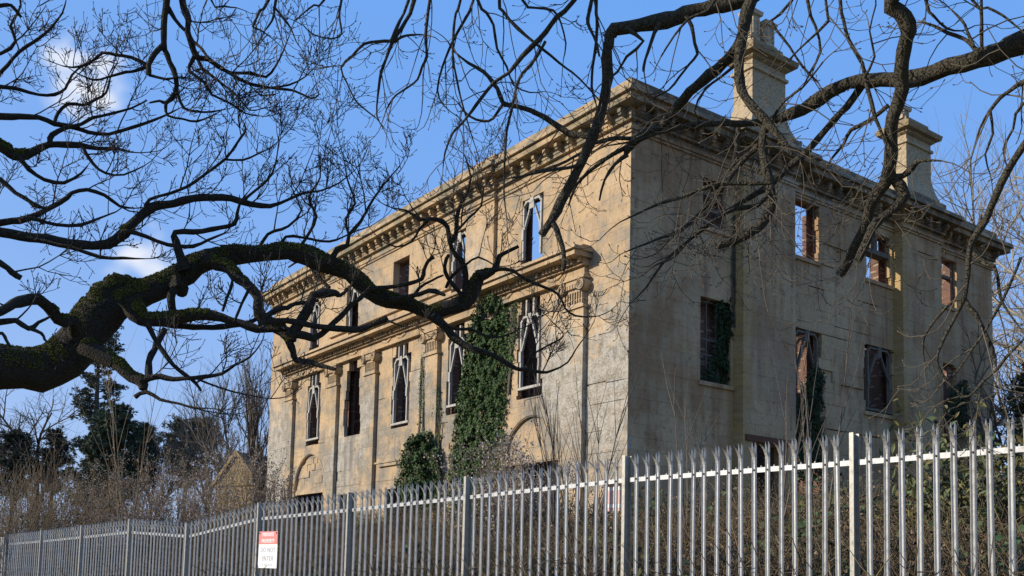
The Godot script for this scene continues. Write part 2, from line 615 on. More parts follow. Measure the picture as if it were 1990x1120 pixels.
func beam(parent: Node3D, called: String, p: Vector3, q: Vector3, wide: float, deep: float, n: Vector3, m: Material) -> void:
	var mb := MB.new()
	var y := (q - p) / 2
	var x := y.cross(n).normalized() * wide / 2
	mb.box((p + q) / 2, x, y, n * deep / 2)
	put(called, mb, m, parent)

# timber shoring set into a window
func props(parent: Node3D, which: int, u0: float, u1: float, y0: float, y1: float, m: Material, horns: float, mirror := false, cut := 0.0) -> void:
	var w := holder("window_shoring", parent)
	var n := fn(which)
	var o := -0.03
	var c := (u0 + u1) / 2
	var ym := lerpf(y0, y1, 0.47)
	for s in [u0 + 0.055, u1 - 0.055]:
		beam(w, "post", fp(which, s, y0 + 0.1 + cut, o), fp(which, s, y1 - 0.22, o), 0.07, 0.10, n, m)
		beam(w, "joint_plate", fp(which, s, ym - 0.2, o + 0.066), fp(which, s, ym + 0.14, o + 0.066), 0.11, 0.024, n, m)
		var inw := 0.15 if s < c else -0.15
		beam(w, "corner_brace", fp(which, s - inw * 0.2, y1 - 0.22, o + 0.004), fp(which, s + inw, y1 - 0.03, o + 0.004), 0.07, 0.092, n, m)
		beam(w, "raking_leg", fp(which, s + inw * 0.1, ym + 0.06, o + 0.016), fp(which, c + signf(s - c) * 0.09, y1 - 0.2, o + 0.016), 0.055, 0.07, n, m)
	if cut == 0.0:
		beam(w, "sill_beam", fp(which, u0 - 0.1, y0 + 0.05, o + 0.003), fp(which, u1 + 0.08, y0 + 0.05, o + 0.003), 0.08, 0.12, n, m)
	beam(w, "head_beam", fp(which, u0 + 0.14, y1 - 0.05, o + 0.002), fp(which, u1 - 0.14, y1 - 0.05, o + 0.002), 0.07, 0.098, n, m)
	var pl := MB.new()
	pl.face = 0
	var z0 := o + 0.056
	var z1 := o + 0.08
	var pts: Array[Vector2] = [Vector2(c - 0.08, y1 + 0.02), Vector2(c + 0.08, y1 + 0.02), Vector2(c + 0.14, y1 - 0.34), Vector2(c - 0.14, y1 - 0.34)]
	pl.quad(fp(which, pts[0].x, pts[0].y, z1), fp(which, pts[1].x, pts[1].y, z1), fp(which, pts[2].x, pts[2].y, z1), fp(which, pts[3].x, pts[3].y, z1), n)
	for i in 4:
		var j := (i + 1) % 4
		pl.quad(fp(which, pts[i].x, pts[i].y, z1), fp(which, pts[j].x, pts[j].y, z1), fp(which, pts[j].x, pts[j].y, z0), fp(which, pts[i].x, pts[i].y, z0), fp(which, (pts[i].x + pts[j].x) / 2 - c, (pts[i].y + pts[j].y) / 2 - y1 + 0.16, 0))
	put("apex_plate", pl, m, w)
	if horns > 0.0:
		beam(w, "stub_post", fp(which, c - 0.17, y1, o), fp(which, c - 0.17, y1 + horns, o), 0.085, 0.1, n, m)
		beam(w, "stub_post", fp(which, c + 0.2, y1, o), fp(which, c + 0.2, y1 + horns, o), 0.075, 0.1, n, m)

func loft(mb: MB, c: Vector3, prof: Array, ax: Vector3, az: Vector3) -> void:
	# square sections: [y, half x, half z]
	for i in prof.size() - 1:
		var a = prof[i]
		var b = prof[i + 1]
		var q := []
		for s in [a, b]:
			for k in [[1, 1], [1, -1], [-1, -1], [-1, 1]]:
				q.append(c + Vector3.UP * s[0] + ax * s[1] * k[0] + az * s[2] * k[1])
		for k in 4:
			var k2 := (k + 1) % 4
			var out: Vector3 = (q[k] + q[k2]) / 2 - c
			out.y = 0
			var flatten := absf(b[0] - a[0]) < 0.001
			if flatten: out = Vector3.UP if b[1] < a[1] else Vector3.DOWN
			mb.quad(q[k], q[k2], q[4 + k2], q[4 + k], out)
	var l = prof[prof.size() - 1]
	mb.quad(c + Vector3.UP * l[0] + ax * l[1] + az * l[2], c + Vector3.UP * l[0] + ax * l[1] - az * l[2], c + Vector3.UP * l[0] - ax * l[1] - az * l[2], c + Vector3.UP * l[0] - ax * l[1] + az * l[2], Vector3.UP)

func chimney(house: Node3D, x0: float, x1: float, front: float, depth: float, pots: Array) -> void:
	var ch := holder("chimney", house)
	var c := Vector3((x0 + x1) / 2, 0, front - depth / 2)
	var hx := (x1 - x0) / 2
	var hz := depth / 2
	var X := Vector3.RIGHT
	var Z := Vector3.BACK
	var mb := MB.new()
	mb.tint = Color(0.86, 0.83, 0.78)
	loft(mb, c, [[14.7, hx + 0.26, hz + 0.18], [15.3, hx + 0.24, hz + 0.18], [15.5, hx + 0.13, hz + 0.11], [15.75, hx + 0.06, hz + 0.05], [16.05, hx, hz], [17.35, hx, hz]], X, Z)
	put("stack", mb, M.old_stone, ch)
	mb = MB.new()
	mb.tint = Color(0.9, 0.88, 0.84)
	loft(mb, c, [[17.03, hx, hz], [17.05, hx + 0.07, hz + 0.07], [17.14, hx + 0.07, hz + 0.07], [17.17, hx, hz]], X, Z)
	put("neck_moulding", mb, M.old_stone, ch)
	mb = MB.new()
	mb.tint = Color(0.6, 0.56, 0.48)
	loft(mb, c, [[17.35, hx, hz], [17.42, hx + 0.1, hz + 0.1], [17.5, hx + 0.12, hz + 0.12], [17.52, hx + 0.28, hz + 0.26], [17.68, hx + 0.32, hz + 0.30], [17.82, hx + 0.14, hz + 0.14], [17.9, hx - 0.06, hz - 0.02], [18.06, hx - 0.08, hz - 0.04]], X, Z)
	put("cap", mb, M.old_stone, ch)
	for p in pots:
		var pot := holder("chimney_pot", ch)
		var pc := c + Vector3(p[0], 0, p[1])
		var h: float = p[2]
		mb = MB.new()
		loft(mb, pc, [[18.0, 0.27, 0.24], [18.14, 0.27, 0.24], [18.18, 0.21, 0.19], [18.1 + h - 0.2, 0.2, 0.18], [18.1 + h - 0.18, 0.27, 0.25], [18.1 + h - 0.06, 0.29, 0.27], [18.1 + h, 0.2, 0.18]], X, Z)
		put("shaft", mb, M.old_stone, pot)
		for s in [-1, 1]:
			mb = MB.new()
			mb.box(pc + Vector3(s * 0.13, 18.1 + h * 0.45, 0.205), X * 0.03, Vector3.UP * h * 0.25, Z * 0.025)
			put("rib", mb, M.old_stone, pot)
			mb = MB.new()
			mb.box(pc + Vector3(-0.222, 18.1 + h * 0.45, s * 0.12), X * 0.025, Vector3.UP * h * 0.25, Z * 0.03)
			put("rib", mb, M.old_stone, pot)

func pilaster(house: Node3D, c: float, y0: float) -> void:
	var p := holder("pilaster", house)
	var m: Material = M.stone1
	var hw := 0.46
	var mb := MB.new()
	mb.face = 1
	var y := y0
	var k := 0
	while y < 9.2:
		var yt := minf(y + 0.74, 9.2)
		var t := 0.9 + 0.18 * hash01(k, int(c * 10))
		mb.tint = Color(t, t, t * 0.98)
		slab(mb, 1, c - hw, c + hw, y + 0.003, yt - 0.003, 0.008, 0.15 + 0.004 * hash01(k, 7))
		y = yt
		k += 1
	put("shaft", mb, m, p)
	mb = MB.new()
	mb.face = 1
	slab(mb, 1, c - hw - 0.05, c + hw + 0.05, 9.2, 9.28, 0.0, 0.21)
	put("astragal", mb, m, p)
	mb = MB.new()
	mb.face = 1
	slab(mb, 1, c - hw + 0.03, c + hw - 0.03, 9.28, 9.72, 0.0, 0.05)
	for i in 8:
		var u := c - 0.385 + 0.11 * i
		slab(mb, 1, u - 0.021, u + 0.021, 9.34, 9.68, 0.05, 0.17)
	slab(mb, 1, c - hw + 0.03, c + hw - 0.03, 9.28, 9.34, 0.05, 0.17)
	slab(mb, 1, c - hw + 0.03, c + hw - 0.03, 9.45, 9.475, 0.05, 0.15)
	slab(mb, 1, c - hw + 0.03, c + hw - 0.03, 9.68, 9.74, 0.0, 0.175)
	put("fluted_neck", mb, m, p)
	mb = MB.new()
	mb.face = 1
	slab(mb, 1, c - hw + 0.06, c + hw - 0.06, 9.74, 9.83, 0.0, 0.15)
	for i in 5:
		var u := c - 0.24 + 0.12 * i
		mb.box(fp(1, u, 9.84, 0.19), Vector3(0, 0, 0.042), Vector3(0, 0.055, 0), Vector3(0.05, 0, 0))
	slab(mb, 1, c - hw + 0.06, c + hw - 0.06, 9.9, 9.97, 0.0, 0.24)
	put("echinus", mb, m, p)
	for s in [-1, 1]:
		var vo := MB.new()
		vo.face = 1
		var vc := fp(1, c + s * 0.43, 9.85, 0.0)
		var drum := PackedVector3Array([vc + Vector3(-0.0, 0, 0), vc + Vector3(-0.25, 0, 0), vc + Vector3(-0.255, 0, 0)])
		vo.tube(drum, PackedFloat32Array([0.185, 0.185, 0.15]), 20)
		var sp := PackedVector3Array()
		var rd := PackedFloat32Array()
		for i in 44:
			var a := i * 0.36
			var q := 0.178 * (1.0 - i / 50.0)
			sp.append(vc + Vector3(-0.265, sin(a + PI * 0.5) * q, -s * cos(a + PI * 0.5) * q))
			rd.append(0.026 * (1.0 - i / 70.0))
		vo.tube(sp, rd, 6)
		put("volute", vo, m, p)
	mb = MB.new()
	mb.face = 1
	slab(mb, 1, c - hw - 0.12, c + hw + 0.12, 10.03, 10.1, 0.0, 0.27)
	slab(mb, 1, c - hw - 0.05, c + hw + 0.05, 9.98, 10.03, 0.0, 0.22)
	put("abacus", mb, m, p)

# blind arch: the two stone spandrels over a round head
func spandrel(parent: Node3D, c: float, rad: float, ys: float) -> void:
	for s in [-1, 1]:
		var mb := MB.new()
		mb.face = 1
		for i in 10:
			var a0 := PI / 2 * i / 10
			var a1 := PI / 2 * (i + 1) / 10
			var p0 := Vector2(c + s * rad * cos(a0), ys + rad * sin(a0))
			var p1 := Vector2(c + s * rad * cos(a1), ys + rad * sin(a1))
			var e0 := Vector2(c + s * rad, p0.y)
			var e1 := Vector2(c + s * rad, p1.y)
			mb.quad(fp(1, p0.x, p0.y, 0), fp(1, p1.x, p1.y, 0), fp(1, e1.x, e1.y, 0), fp(1, e0.x, e0.y, 0), fn(1))
			mb.quad(fp(1, p0.x, p0.y, 0), fp(1, p1.x, p1.y, 0), fp(1, p1.x, p1.y, -0.3), fp(1, p0.x, p0.y, -0.3), fp(1, c - (p0.x + p1.x) / 2, ys - (p0.y + p1.y) / 2, 0))
		put("arch_spandrel", mb, M.stone1, parent)
		var ring := MB.new()
		ring.face = 1
		var pth := PackedVector3Array()
		var rd := PackedFloat32Array()
		for i in 13:
			var a := PI / 2 * i / 12
			pth.append(fp(1, c + s * (rad + 0.05) * cos(a), ys + (rad + 0.05) * sin(a), 0.0))
			rd.append(0.03)
		ring.tube(pth, rd, 5)
		put("arch_moulding", ring, M.stone1, parent)

func make_mansion() -> void:
	var house := thing("ruined_mansion", "large roofless classical stone mansion with empty shored-up windows and two chimneys", "building", XF.origin, 0.62607)
	# openings: u0, u1, y0, y1, raggedness, wave
	var wa := [
		[3.9, 5.0, 6.95, 9.62, 0.14], [4.02, 4.9, 9.62, 10.1, 0.05],
		[8.05, 9.12, 6.95, 9.62, 0.12], [8.2, 9.0, 9.62, 10.1, 0.05],
		[11.85, 13.05, 6.9, 9.62, 0.12], [12.0, 12.9, 9.62, 10.05, 0.05],
		[15.82, 17.05, 6.98, 9.72, 0.03, 1.0], [16.2, 16.75, 9.72, 10.1, 0.1],
		[19.55, 20.8, 6.95, 9.62, 0.12], [19.7, 20.65, 9.62, 10.3, 0.05],
		[3.92, 5.0, 11.25, 13.3, 0.01], [8.08, 9.1, 11.25, 13.3, 0.01], [11.9, 13.12, 11.5, 13.32, 0.0], [15.95, 17.05, 11.25, 13.3, 0.01], [19.9, 20.92, 11.25, 13.3, 0.01],
		[10.95, 13.3, 2.6, 4.62, 0.0], [15.9, 17.2, 2.6, 4.6, 0.0],
		[2.95, 5.65, 2.6, 4.92, 0.0], [18.75, 21.9, 2.6, 4.95, 0.0],
	]
	var arch_holes := [[2.95, 5.65, 5.0, 6.35], [18.75, 21.9, 4.96, 6.54]]
	var wb := [
		[2.78, 4.07, 7.2, 9.68, 0.0], [6.95, 8.2, 6.4, 9.5, 0.2], [10.75, 12.2, 7.25, 9.55, 0.16], [15.2, 16.2, 5.6, 9.6, 0.28],
		[2.85, 3.85, 11.78, 13.25, 0.0], [6.9, 8.2, 11.8, 13.68, 0.1], [10.88, 12.2, 11.8, 13.5, 0.12], [15.16, 16.36, 11.75, 13.55, 0.16],
		[4.62, 6.2, 2.6, 5.6, 0.0], [7.0, 8.5, 2.6, 5.4, 0.1],
	]
	var wc := []
	for w in wb:
		var q: Array = w.duplicate()
		var ins: float = 0.0 if w[4] == 0.0 else (0.22 if w[0] > 15.18 and w[2] < 8.0 else 0.05)
		q[0] += ins
		q[1] -= ins
		wc.append(q)
	# --- walls behind the stone
	var front := put("sunlit_wall", core(1, 0.185, 25.15, 1.6, 14.95, wa, -0.42, -0.16), M.brick, house)
	var side := put("shaded_wall", core(2, 0.7, 19.02, 1.6, 14.95, wc, -0.42, -0.16), M.brick, house)
	# --- the stone facing
	var wa_all := wa + arch_holes
	ashlar(1, 0.0, 25.2, 1.6, 11.4, 0.0, wa_all)
	ashlar(1, 0.0, 6.4, 11.4, 14.1, 0.0, wa)
	ashlar(1, 6.4, 18.72, 11.4, 14.1, 0.12, wa)
	ashlar(1, 18.72, 25.2, 11.4, 14.1, 0.0, wa)
	ashlar(1, 2.9, 5.7, 4.97, 6.45, -0.1, [], 0.42, 1.1, 0.012)
	ashlar(1, 18.7, 22.0, 4.97, 6.6, -0.12, [], 0.3, 0.4, 0.03)
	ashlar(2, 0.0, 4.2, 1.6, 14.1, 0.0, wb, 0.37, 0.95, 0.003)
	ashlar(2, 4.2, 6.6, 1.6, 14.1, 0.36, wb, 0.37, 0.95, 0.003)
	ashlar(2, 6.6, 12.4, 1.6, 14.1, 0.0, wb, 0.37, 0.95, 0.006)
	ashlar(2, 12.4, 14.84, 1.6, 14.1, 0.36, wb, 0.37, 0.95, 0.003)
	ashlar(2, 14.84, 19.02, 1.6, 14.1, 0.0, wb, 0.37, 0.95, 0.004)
	# some stones of the shaded front have lost their face
	rng.seed = 99
	for b in blocks:
		var pick := rng.randf()
		var deep := rng.randf()
		if b[0] == 1 and b[3] < 13.0 and pick < 0.05:
			if deep > 0.5: b[5] -= 0.008 + 0.03 * rng.randf()
			else: b[4] -= 0.008 + 0.015 * rng.randf()
		if b[0] == 2 and b[1] > 6.6 and b[3] > 6.0 and b[3] < 13.2:
			var near: float = 0.12 if b[1] < 12.4 else 0.04
			if pick < near:
				if deep > 0.5: b[5] -= 0.015 + 0.05 * rng.randf()
				else: b[4] -= 0.012 + 0.03 * rng.randf()
	var eye := XF.affine_inverse() * Vector3(0, 1.6, 0)
	for b in blocks:
		b.append(fp(b[0], (b[1] + b[2]) / 2, (b[3] + b[4]) / 2, 0.0).distance_to(eye) - 3.0 * sqrt((b[2] - b[1]) * (b[4] - b[3])) + (100.0 if b[4] < 4.2 else 0.0))
	blocks.sort_custom(func(p, q): return p[6] < q[6])
	var rest := {1: MB.new(), 2: MB.new()}
	for i in blocks.size():
		var b = blocks[i]
		var w: Node3D = front if b[0] == 1 else side
		if i < 300:
			var mb := MB.new()
			block_mesh(mb, b)
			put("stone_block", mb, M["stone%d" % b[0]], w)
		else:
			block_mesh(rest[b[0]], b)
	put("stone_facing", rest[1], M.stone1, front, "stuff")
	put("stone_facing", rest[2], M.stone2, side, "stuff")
	spandrel(front, 4.3, 1.35, 5.0)
	spandrel(front, 20.32, 1.575, 4.96)
	# lintels and sills
	var mb := MB.new()
	mb.face = 1
	mb.tint = Color(1.15, 1.15, 1.15)
	slab(mb, 1, 18.8, 21.85, 4.82, 5.02, -0.15, -0.04)
	put("arch_lintel", mb, M.stone1, front)
	mb = MB.new()
	mb.face = 1
	slab(mb, 1, 11.0, 13.9, 5.5, 5.62, 0.0, 0.1)
	slab(mb, 1, 10.75, 14.1, 5.62, 5.68, 0.0, 0.14)
	put("panel_moulding", mb, M.stone1, front)
	for s in [[2.7, 4.16, 7.08, 7.2], [10.6, 12.34, 7.13, 7.25], [6.8, 8.3, 11.68, 11.8], [10.75, 12.32, 11.68, 11.8], [15.05, 16.45, 11.63, 11.75], [2.75, 3.95, 11.66, 11.78]]:
		mb = MB.new()
		mb.face = 2
		slab(mb, 2, s[0], s[1], s[2], s[3], -0.17, 0.07)
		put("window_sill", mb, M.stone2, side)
	mb = MB.new()
	slab(mb, 2, 4.3, 6.5, 5.6, 5.78, 0.365, 0.42)
	put("rusty_lintel", mb, M.rust, side)
	# --- pilasters and the middle entablature
	for c in [2.2, 6.65, 10.1, 14.7, 18.1, 22.6]:
		pilaster(house, c, 1.9 if c > 9.0 or c < 3.0 else 4.2)
	var mid := holder("middle_entablature", house)
	course(mid, "architrave_stone", 1, 1.7, 23.1, 10.11, 10.22, 0.0, 0.18)
	course(mid, "frieze_stone", 1, 1.74, 23.06, 10.22, 10.40, 0.0, 0.14, 1.1)
	course(mid, "bed_moulding", 1, 1.66, 23.14, 10.40, 10.46, 0.0, 0.26)
	course(mid, "dentil_band", 1, 1.66, 23.14, 10.46, 10.60, 0.0, 0.28)
	mb = MB.new()
	mb.face = 1
	var u := 1.68
	while u < 23.1:
		if rng.randf() > 0.25:
			slab(mb, 1, u, u + 0.09, 10.465, 10.595, 0.28, 0.38)
		u += 0.165
	put("dentils", mb, M.stone1, mid, "stuff")
	course(mid, "corona_stone", 1, 1.57, 23.23, 10.60, 10.75, 0.0, 0.66)
	course(mid, "cymatium_stone", 1, 1.5, 23.3, 10.75, 10.85, 0.0, 0.75, 1.3, 0.05)
	course(mid, "weathering_stone", 1, 1.62, 23.18, 10.85, 10.97, 0.0, 0.5, 1.3, 0.2)
	# carved swags left on the frieze
	for c in [3.1, 5.6, 12.3, 13.4, 16.2, 20.0]:
		mb = MB.new()
		mb.face = 1
		var pth := PackedVector3Array()
		var rd := PackedFloat32Array()
		for i in 9:
			pth.append(fp(1, c - 0.35 + 0.0875 * i, 10.36 - 0.1 * sin(PI * i / 8.0) + 0.02 * hash01(i, int(c * 9)), 0.14))
			rd.append(0.035 + 0.03 * sin(PI * i / 8.0) + 0.012 * hash01(i, 5))
		mb.tube(pth, rd, 6)
		put("carved_swag", mb, M.stone1, mid)
	# --- the great cornice
	var top := holder("main_cornice", house)
	var modm := MB.new()
	modm.face = 0
	var mods := []
	for z in [[1, -1.0, 6.4, 0.0], [1, 6.4, 18.72, 0.12], [1, 18.72, 26.2, 0.0], [2, 0.0, 4.2, 0.0], [2, 4.2, 6.6, 0.36], [2, 6.6, 12.4, 0.0], [2, 12.4, 14.84, 0.36], [2, 14.84, 20.0, 0.0]]:
		var w: int = z[0]
		var off: float = z[3]
		var lst := [["architrave_stone", 13.76, 13.84, 0.05], ["architrave_stone", 13.84, 13.91, 0.09], ["bed_moulding", 14.1, 14.2, 0.12], ["soffit_stone", 14.2, 14.43, 0.14], ["corona_stone", 14.43, 14.62, 0.5], ["cymatium_stone", 14.62, 14.79, 0.6], ["blocking_stone", 14.79, 15.24, 0.14]]
		for l in lst:
			var p: float = l[3] + off
			var a: float = z[1]
			var b: float = z[2]
			if w == 1:
				if a < 0.0: a = -l[3]
				if b > 26.0: b = 25.2 + l[3]
				if off > 0.0: a -= l[3]; b += l[3]
				elif z[1] > 0.0: a += l[3] + 0.0
				elif b < 7.0: b -= l[3]
			else:
				if b > 19.5: b = 19.02 + l[3]
				if off > 0.0: a -= l[3]; b += l[3]
				else:
					if a > 0.0: a += l[3]
					if z[2] < 19.0: b -= l[3]
			var o0 := 0.0 if off == 0.0 else 0.005
			if l[0] == "blocking_stone": o0 = -0.3 if w == 1 and a > 0.3 else -0.02
			course(top, l[0], w, a, b, l[1], l[2], o0, p, 1.35, 0.05 if l[0] == "cymatium_stone" else 0.0)
		var n := int((minf(z[2], 25.2 if w == 1 else 19.02) - maxf(z[1], 0.0)) / 0.56)
		for i in n + 1:
			var ua: float = maxf(z[1], 0.0) + 0.12 + (minf(z[2], 25.2 if w == 1 else 19.02) - maxf(z[1], 0.0) - 0.24) * i / n
			mods.append([w, ua, off])
	for k in mods:
		if hash01(int(k[1] * 50), k[0]) < 0.11: continue
		mb = MB.new()
		mb.face = k[0]
		slab(mb, k[0], k[1] - 0.065, k[1] + 0.065, 14.27, 14.42, k[2] + 0.14, k[2] + 0.37)
		slab(mb, k[0], k[1] - 0.055, k[1] + 0.055, 14.205, 14.27, k[2] + 0.14, k[2] + 0.33)
		put("modillion", mb, M["stone%d" % k[0]], top)
	mb = MB.new()
	mb.box(Vector3(-0.1, 14.985, -12.6) + Vector3(-0.22, 0, 0), Vector3(0.01, 0, 0), Vector3(0, 0.1, 0), Vector3(0, 0, 0.1))
	# --- inside: bare brick cross walls, open to the sky
	var cw := [[-6.65, 0.7, 8.4, 11.2], [-10.1, 0.7, 8.4, 11.1], [-14.75, 0.7, 8.4, 13.95], [-18.3, 0.7, 8.4, 13.9], [-22.7, 0.7, 8.4, 13.9]]
	for c in cw:
		mb = MB.new()
		mb.box(Vector3((c[1] + c[2]) / 2, (c[3] + 1.6) / 2, c[0]), Vector3((c[2] - c[1]) / 2, 0, 0), Vector3(0, (c[3] - 1.6) / 2, 0), Vector3(0, 0, 0.2))
		put("cross_wall", mb, M.brick, house)
	for c in [[8.6, -0.43, 13.6], [12.65, -0.43, 13.3], [16.75, -0.43, 13.5]]:
		var zz: float = c[1]
		var hh: float = c[2]
		var wall := MB.new()
		var i := 0
		while zz > -24.4:
			var step := 0.3 + 0.3 * hash01(i, int(c[0]))
			wall.box(Vector3(c[0], (hh + 1.6) / 2, zz - step / 2), Vector3(0.2, 0, 0), Vector3(0, (hh - 1.6) / 2, 0), Vector3(0, 0, step / 2))
			zz -= step
			i += 1
			hh = maxf(10.4, hh - (0.5 if i < 1 else 1.8) * (0.5 + hash01(i, int(c[0]) + 9)))
		put("cross_wall", wall, M.brick, house)
	mb = MB.new()
	mb.box(Vector3(18.75, 6.8, -12.9), Vector3(0.25, 0, 0), Vector3(0, 5.2, 0), Vector3(0, 0, 12.2))
	put("back_wall", mb, M.brick, house)
	mb = MB.new()
	mb.box(Vector3(9.6, 7.0, -25.0), Vector3(8.8, 0, 0), Vector3(0, 5.4, 0), Vector3(0, 0, 0.18))
	put("back_wall", mb, M.brick, house)
	# blocked windows of the shaded front
	mb = MB.new()
	slab(mb, 2, 2.7, 4.15, 7.1, 9.8, -0.55, -0.43)
	put("blocked_opening", mb, M.brick, side)
	mb = MB.new()
	slab(mb, 2, 2.75, 3.95, 11.6, 13.4, -0.55, -0.43)
	put("blocked_opening", mb, M.brick, side)
	for k in 3:
		beam(side, "fallen_board", fp(2, 2.85, 12.1 + 0.42 * k, -0.24), fp(2, 3.84, 11.95 + 0.45 * k, -0.2), 0.13, 0.03, fn(2), M.timber_grey)
	# the sash left in the blocked window
	var sash := holder("window_sash", side)
	for uu in [2.82, 3.22, 3.63, 4.03]:
		beam(sash, "glazing_bar", fp(2, uu, 7.22, -0.2), fp(2, uu, 9.66, -0.2), 0.035, 0.04, fn(2), M.timber_grey)
	for yy in [7.24, 8.05, 8.5, 9.62]:
		beam(sash, "glazing_bar", fp(2, 2.79, yy, -0.197), fp(2, 4.06, yy, -0.197), 0.04, 0.036, fn(2), M.timber_grey)
	# timber shoring
	props(front, 1, 3.94, 4.96, 7.22, 9.56, M.timber, 0.48)
	props(front, 1, 8.1, 9.07, 7.2, 9.55, M.timber, 0.42)
	props(front, 1, 11.9, 13.0, 7.0, 9.56, M.timber, 0.42)
	props(front, 1, 19.62, 20.74, 7.15, 9.55, M.timber, 0.65)
	props(front, 1, 3.96, 4.97, 11.27, 13.26, M.timber, 0.0, false, 0.01)
	props(front, 1, 8.12, 9.07, 11.27, 13.26, M.timber, 0.0, false, 0.01)
	props(front, 1, 16.0, 17.0, 11.27, 13.26, M.timber, 0.0, false, 0.01)
	props(front, 1, 19.95, 20.87, 11.27, 13.26, M.timber, 0.0, false, 0.01)
	props(side, 2, 6.98, 8.18, 6.5, 9.44, M.timber_grey, 0.0)
	props(side, 2, 10.8, 12.15, 7.3, 9.5, M.timber_grey, 0.0)
	# a brick lintel and timber left in an upper opening
	var lt := holder("window_shoring", side)
	beam(lt, "head_beam", fp(2, 10.9, 12.85, -0.2), fp(2, 12.18, 12.85, -0.2), 0.16, 0.36, fn(2), M.timber_grey)
	beam(lt, "stub_post", fp(2, 11.5, 12.93, -0.2), fp(2, 11.5, 13.5, -0.2), 0.22, 0.2, fn(2), M.timber_grey)
	beam(lt, "post", fp(2, 11.0, 11.8, -0.22), fp(2, 11.0, 12.77, -0.22), 0.1, 0.1, fn(2), M.timber_grey)
	var lf := holder("window_shoring", side)
	beam(lf, "post", fp(2, 15.42, 11.75, -0.25), fp(2, 15.42, 13.5, -0.25), 0.09, 0.12, fn(2), M.timber_grey)
	beam(lf, "head_beam", fp(2, 15.18, 12.95, -0.25), fp(2, 16.34, 12.95, -0.25), 0.1, 0.16, fn(2), M.timber_grey)
	# --- chimneys
	chimney(house, 4.65, 6.2, 0.3, 0.74, [[-0.42, 0.0, 1.05], [0.2, 0.05, 0.85]])
	chimney(house, 12.8, 14.35, 0.3, 0.74, [[-0.5, 0.0, 0.45]])

# ------------------------------------------------------------------ plants
func leaf_mesh(kind: int) -> ArrayMesh:
	var mb := MB.new()
	var pts: Array[Vector3]
	if kind == 0:      # ivy: five lobes, folded along the midrib
		pts = [Vector3(0, -0.5, 0), Vector3(0.42, -0.38, 0.1), Vector3(0.5, 0.08, 0.14), Vector3(0.2, 0.16, 0.05), Vector3(0, 0.62, -0.05), Vector3(-0.2, 0.16, 0.05), Vector3(-0.5, 0.08, 0.14), Vector3(-0.42, -0.38, 0.1)]
	elif kind == 1:    # long leaf
		pts = [Vector3(0, -0.5, 0), Vector3(0.16, -0.2, 0.05), Vector3(0.2, 0.1, 0.06), Vector3(0.1, 0.4, 0.0), Vector3(0, 0.6, -0.1), Vector3(-0.1, 0.4, 0.0), Vector3(-0.2, 0.1, 0.06), Vector3(-0.16, -0.2, 0.05)]
	else:              # withered, curled
		pts = [Vector3(0, -0.4, 0), Vector3(0.3, -0.2, 0.25), Vector3(0.36, 0.15, 0.3), Vector3(0.1, 0.3, 0.0), Vector3(0, 0.5, -0.25), Vector3(-0.2, 0.25, 0.1), Vector3(-0.3, -0.1, 0.3), Vector3(-0.2, -0.3, 0.1)]
	for i in pts.size():
		mb.flat(Vector3.ZERO, pts[i], pts[(i + 1) % pts.size()], Vector3.BACK)
	return mb.mesh()

func needle_clump() -> ArrayMesh:
	var mb := MB.new()
	var g := RandomNumberGenerator.new()
	g.seed = 77
	for i in 22:
		var d := Vector3(g.randf_range(-1, 1), g.randf_range(-0.7, 1), g.randf_range(-1, 1)).normalized()
		var s := d.cross(Vector3(g.randf(), g.randf(), g.randf())).normalized() * g.randf_range(0.06, 0.12)
		var o := d * 0.12
		var l := g.randf_range(0.6, 1.0)
		mb.flat(o - s, o + s, o + d * l, d.cross(s))
		mb.flat(o + s * 2.0 + d * 0.3 * l, o + d * l * 0.5, o + s * 2.5 + d * l * 0.9, d.cross(s))
	return mb.mesh()

var LEAF := {}
var up_basis := Basis()

func face_basis(n: Vector3, spin: float, size: float) -> Basis:
	var z := n.normalized()
	var x := Vector3.UP.cross(z)
	if x.length() < 0.05: x = Vector3.RIGHT
	x = x.normalized()
	var y := z.cross(x)
	return (Basis(z, spin) * Basis(x, y, z)).scaled(Vector3(size, size, size))

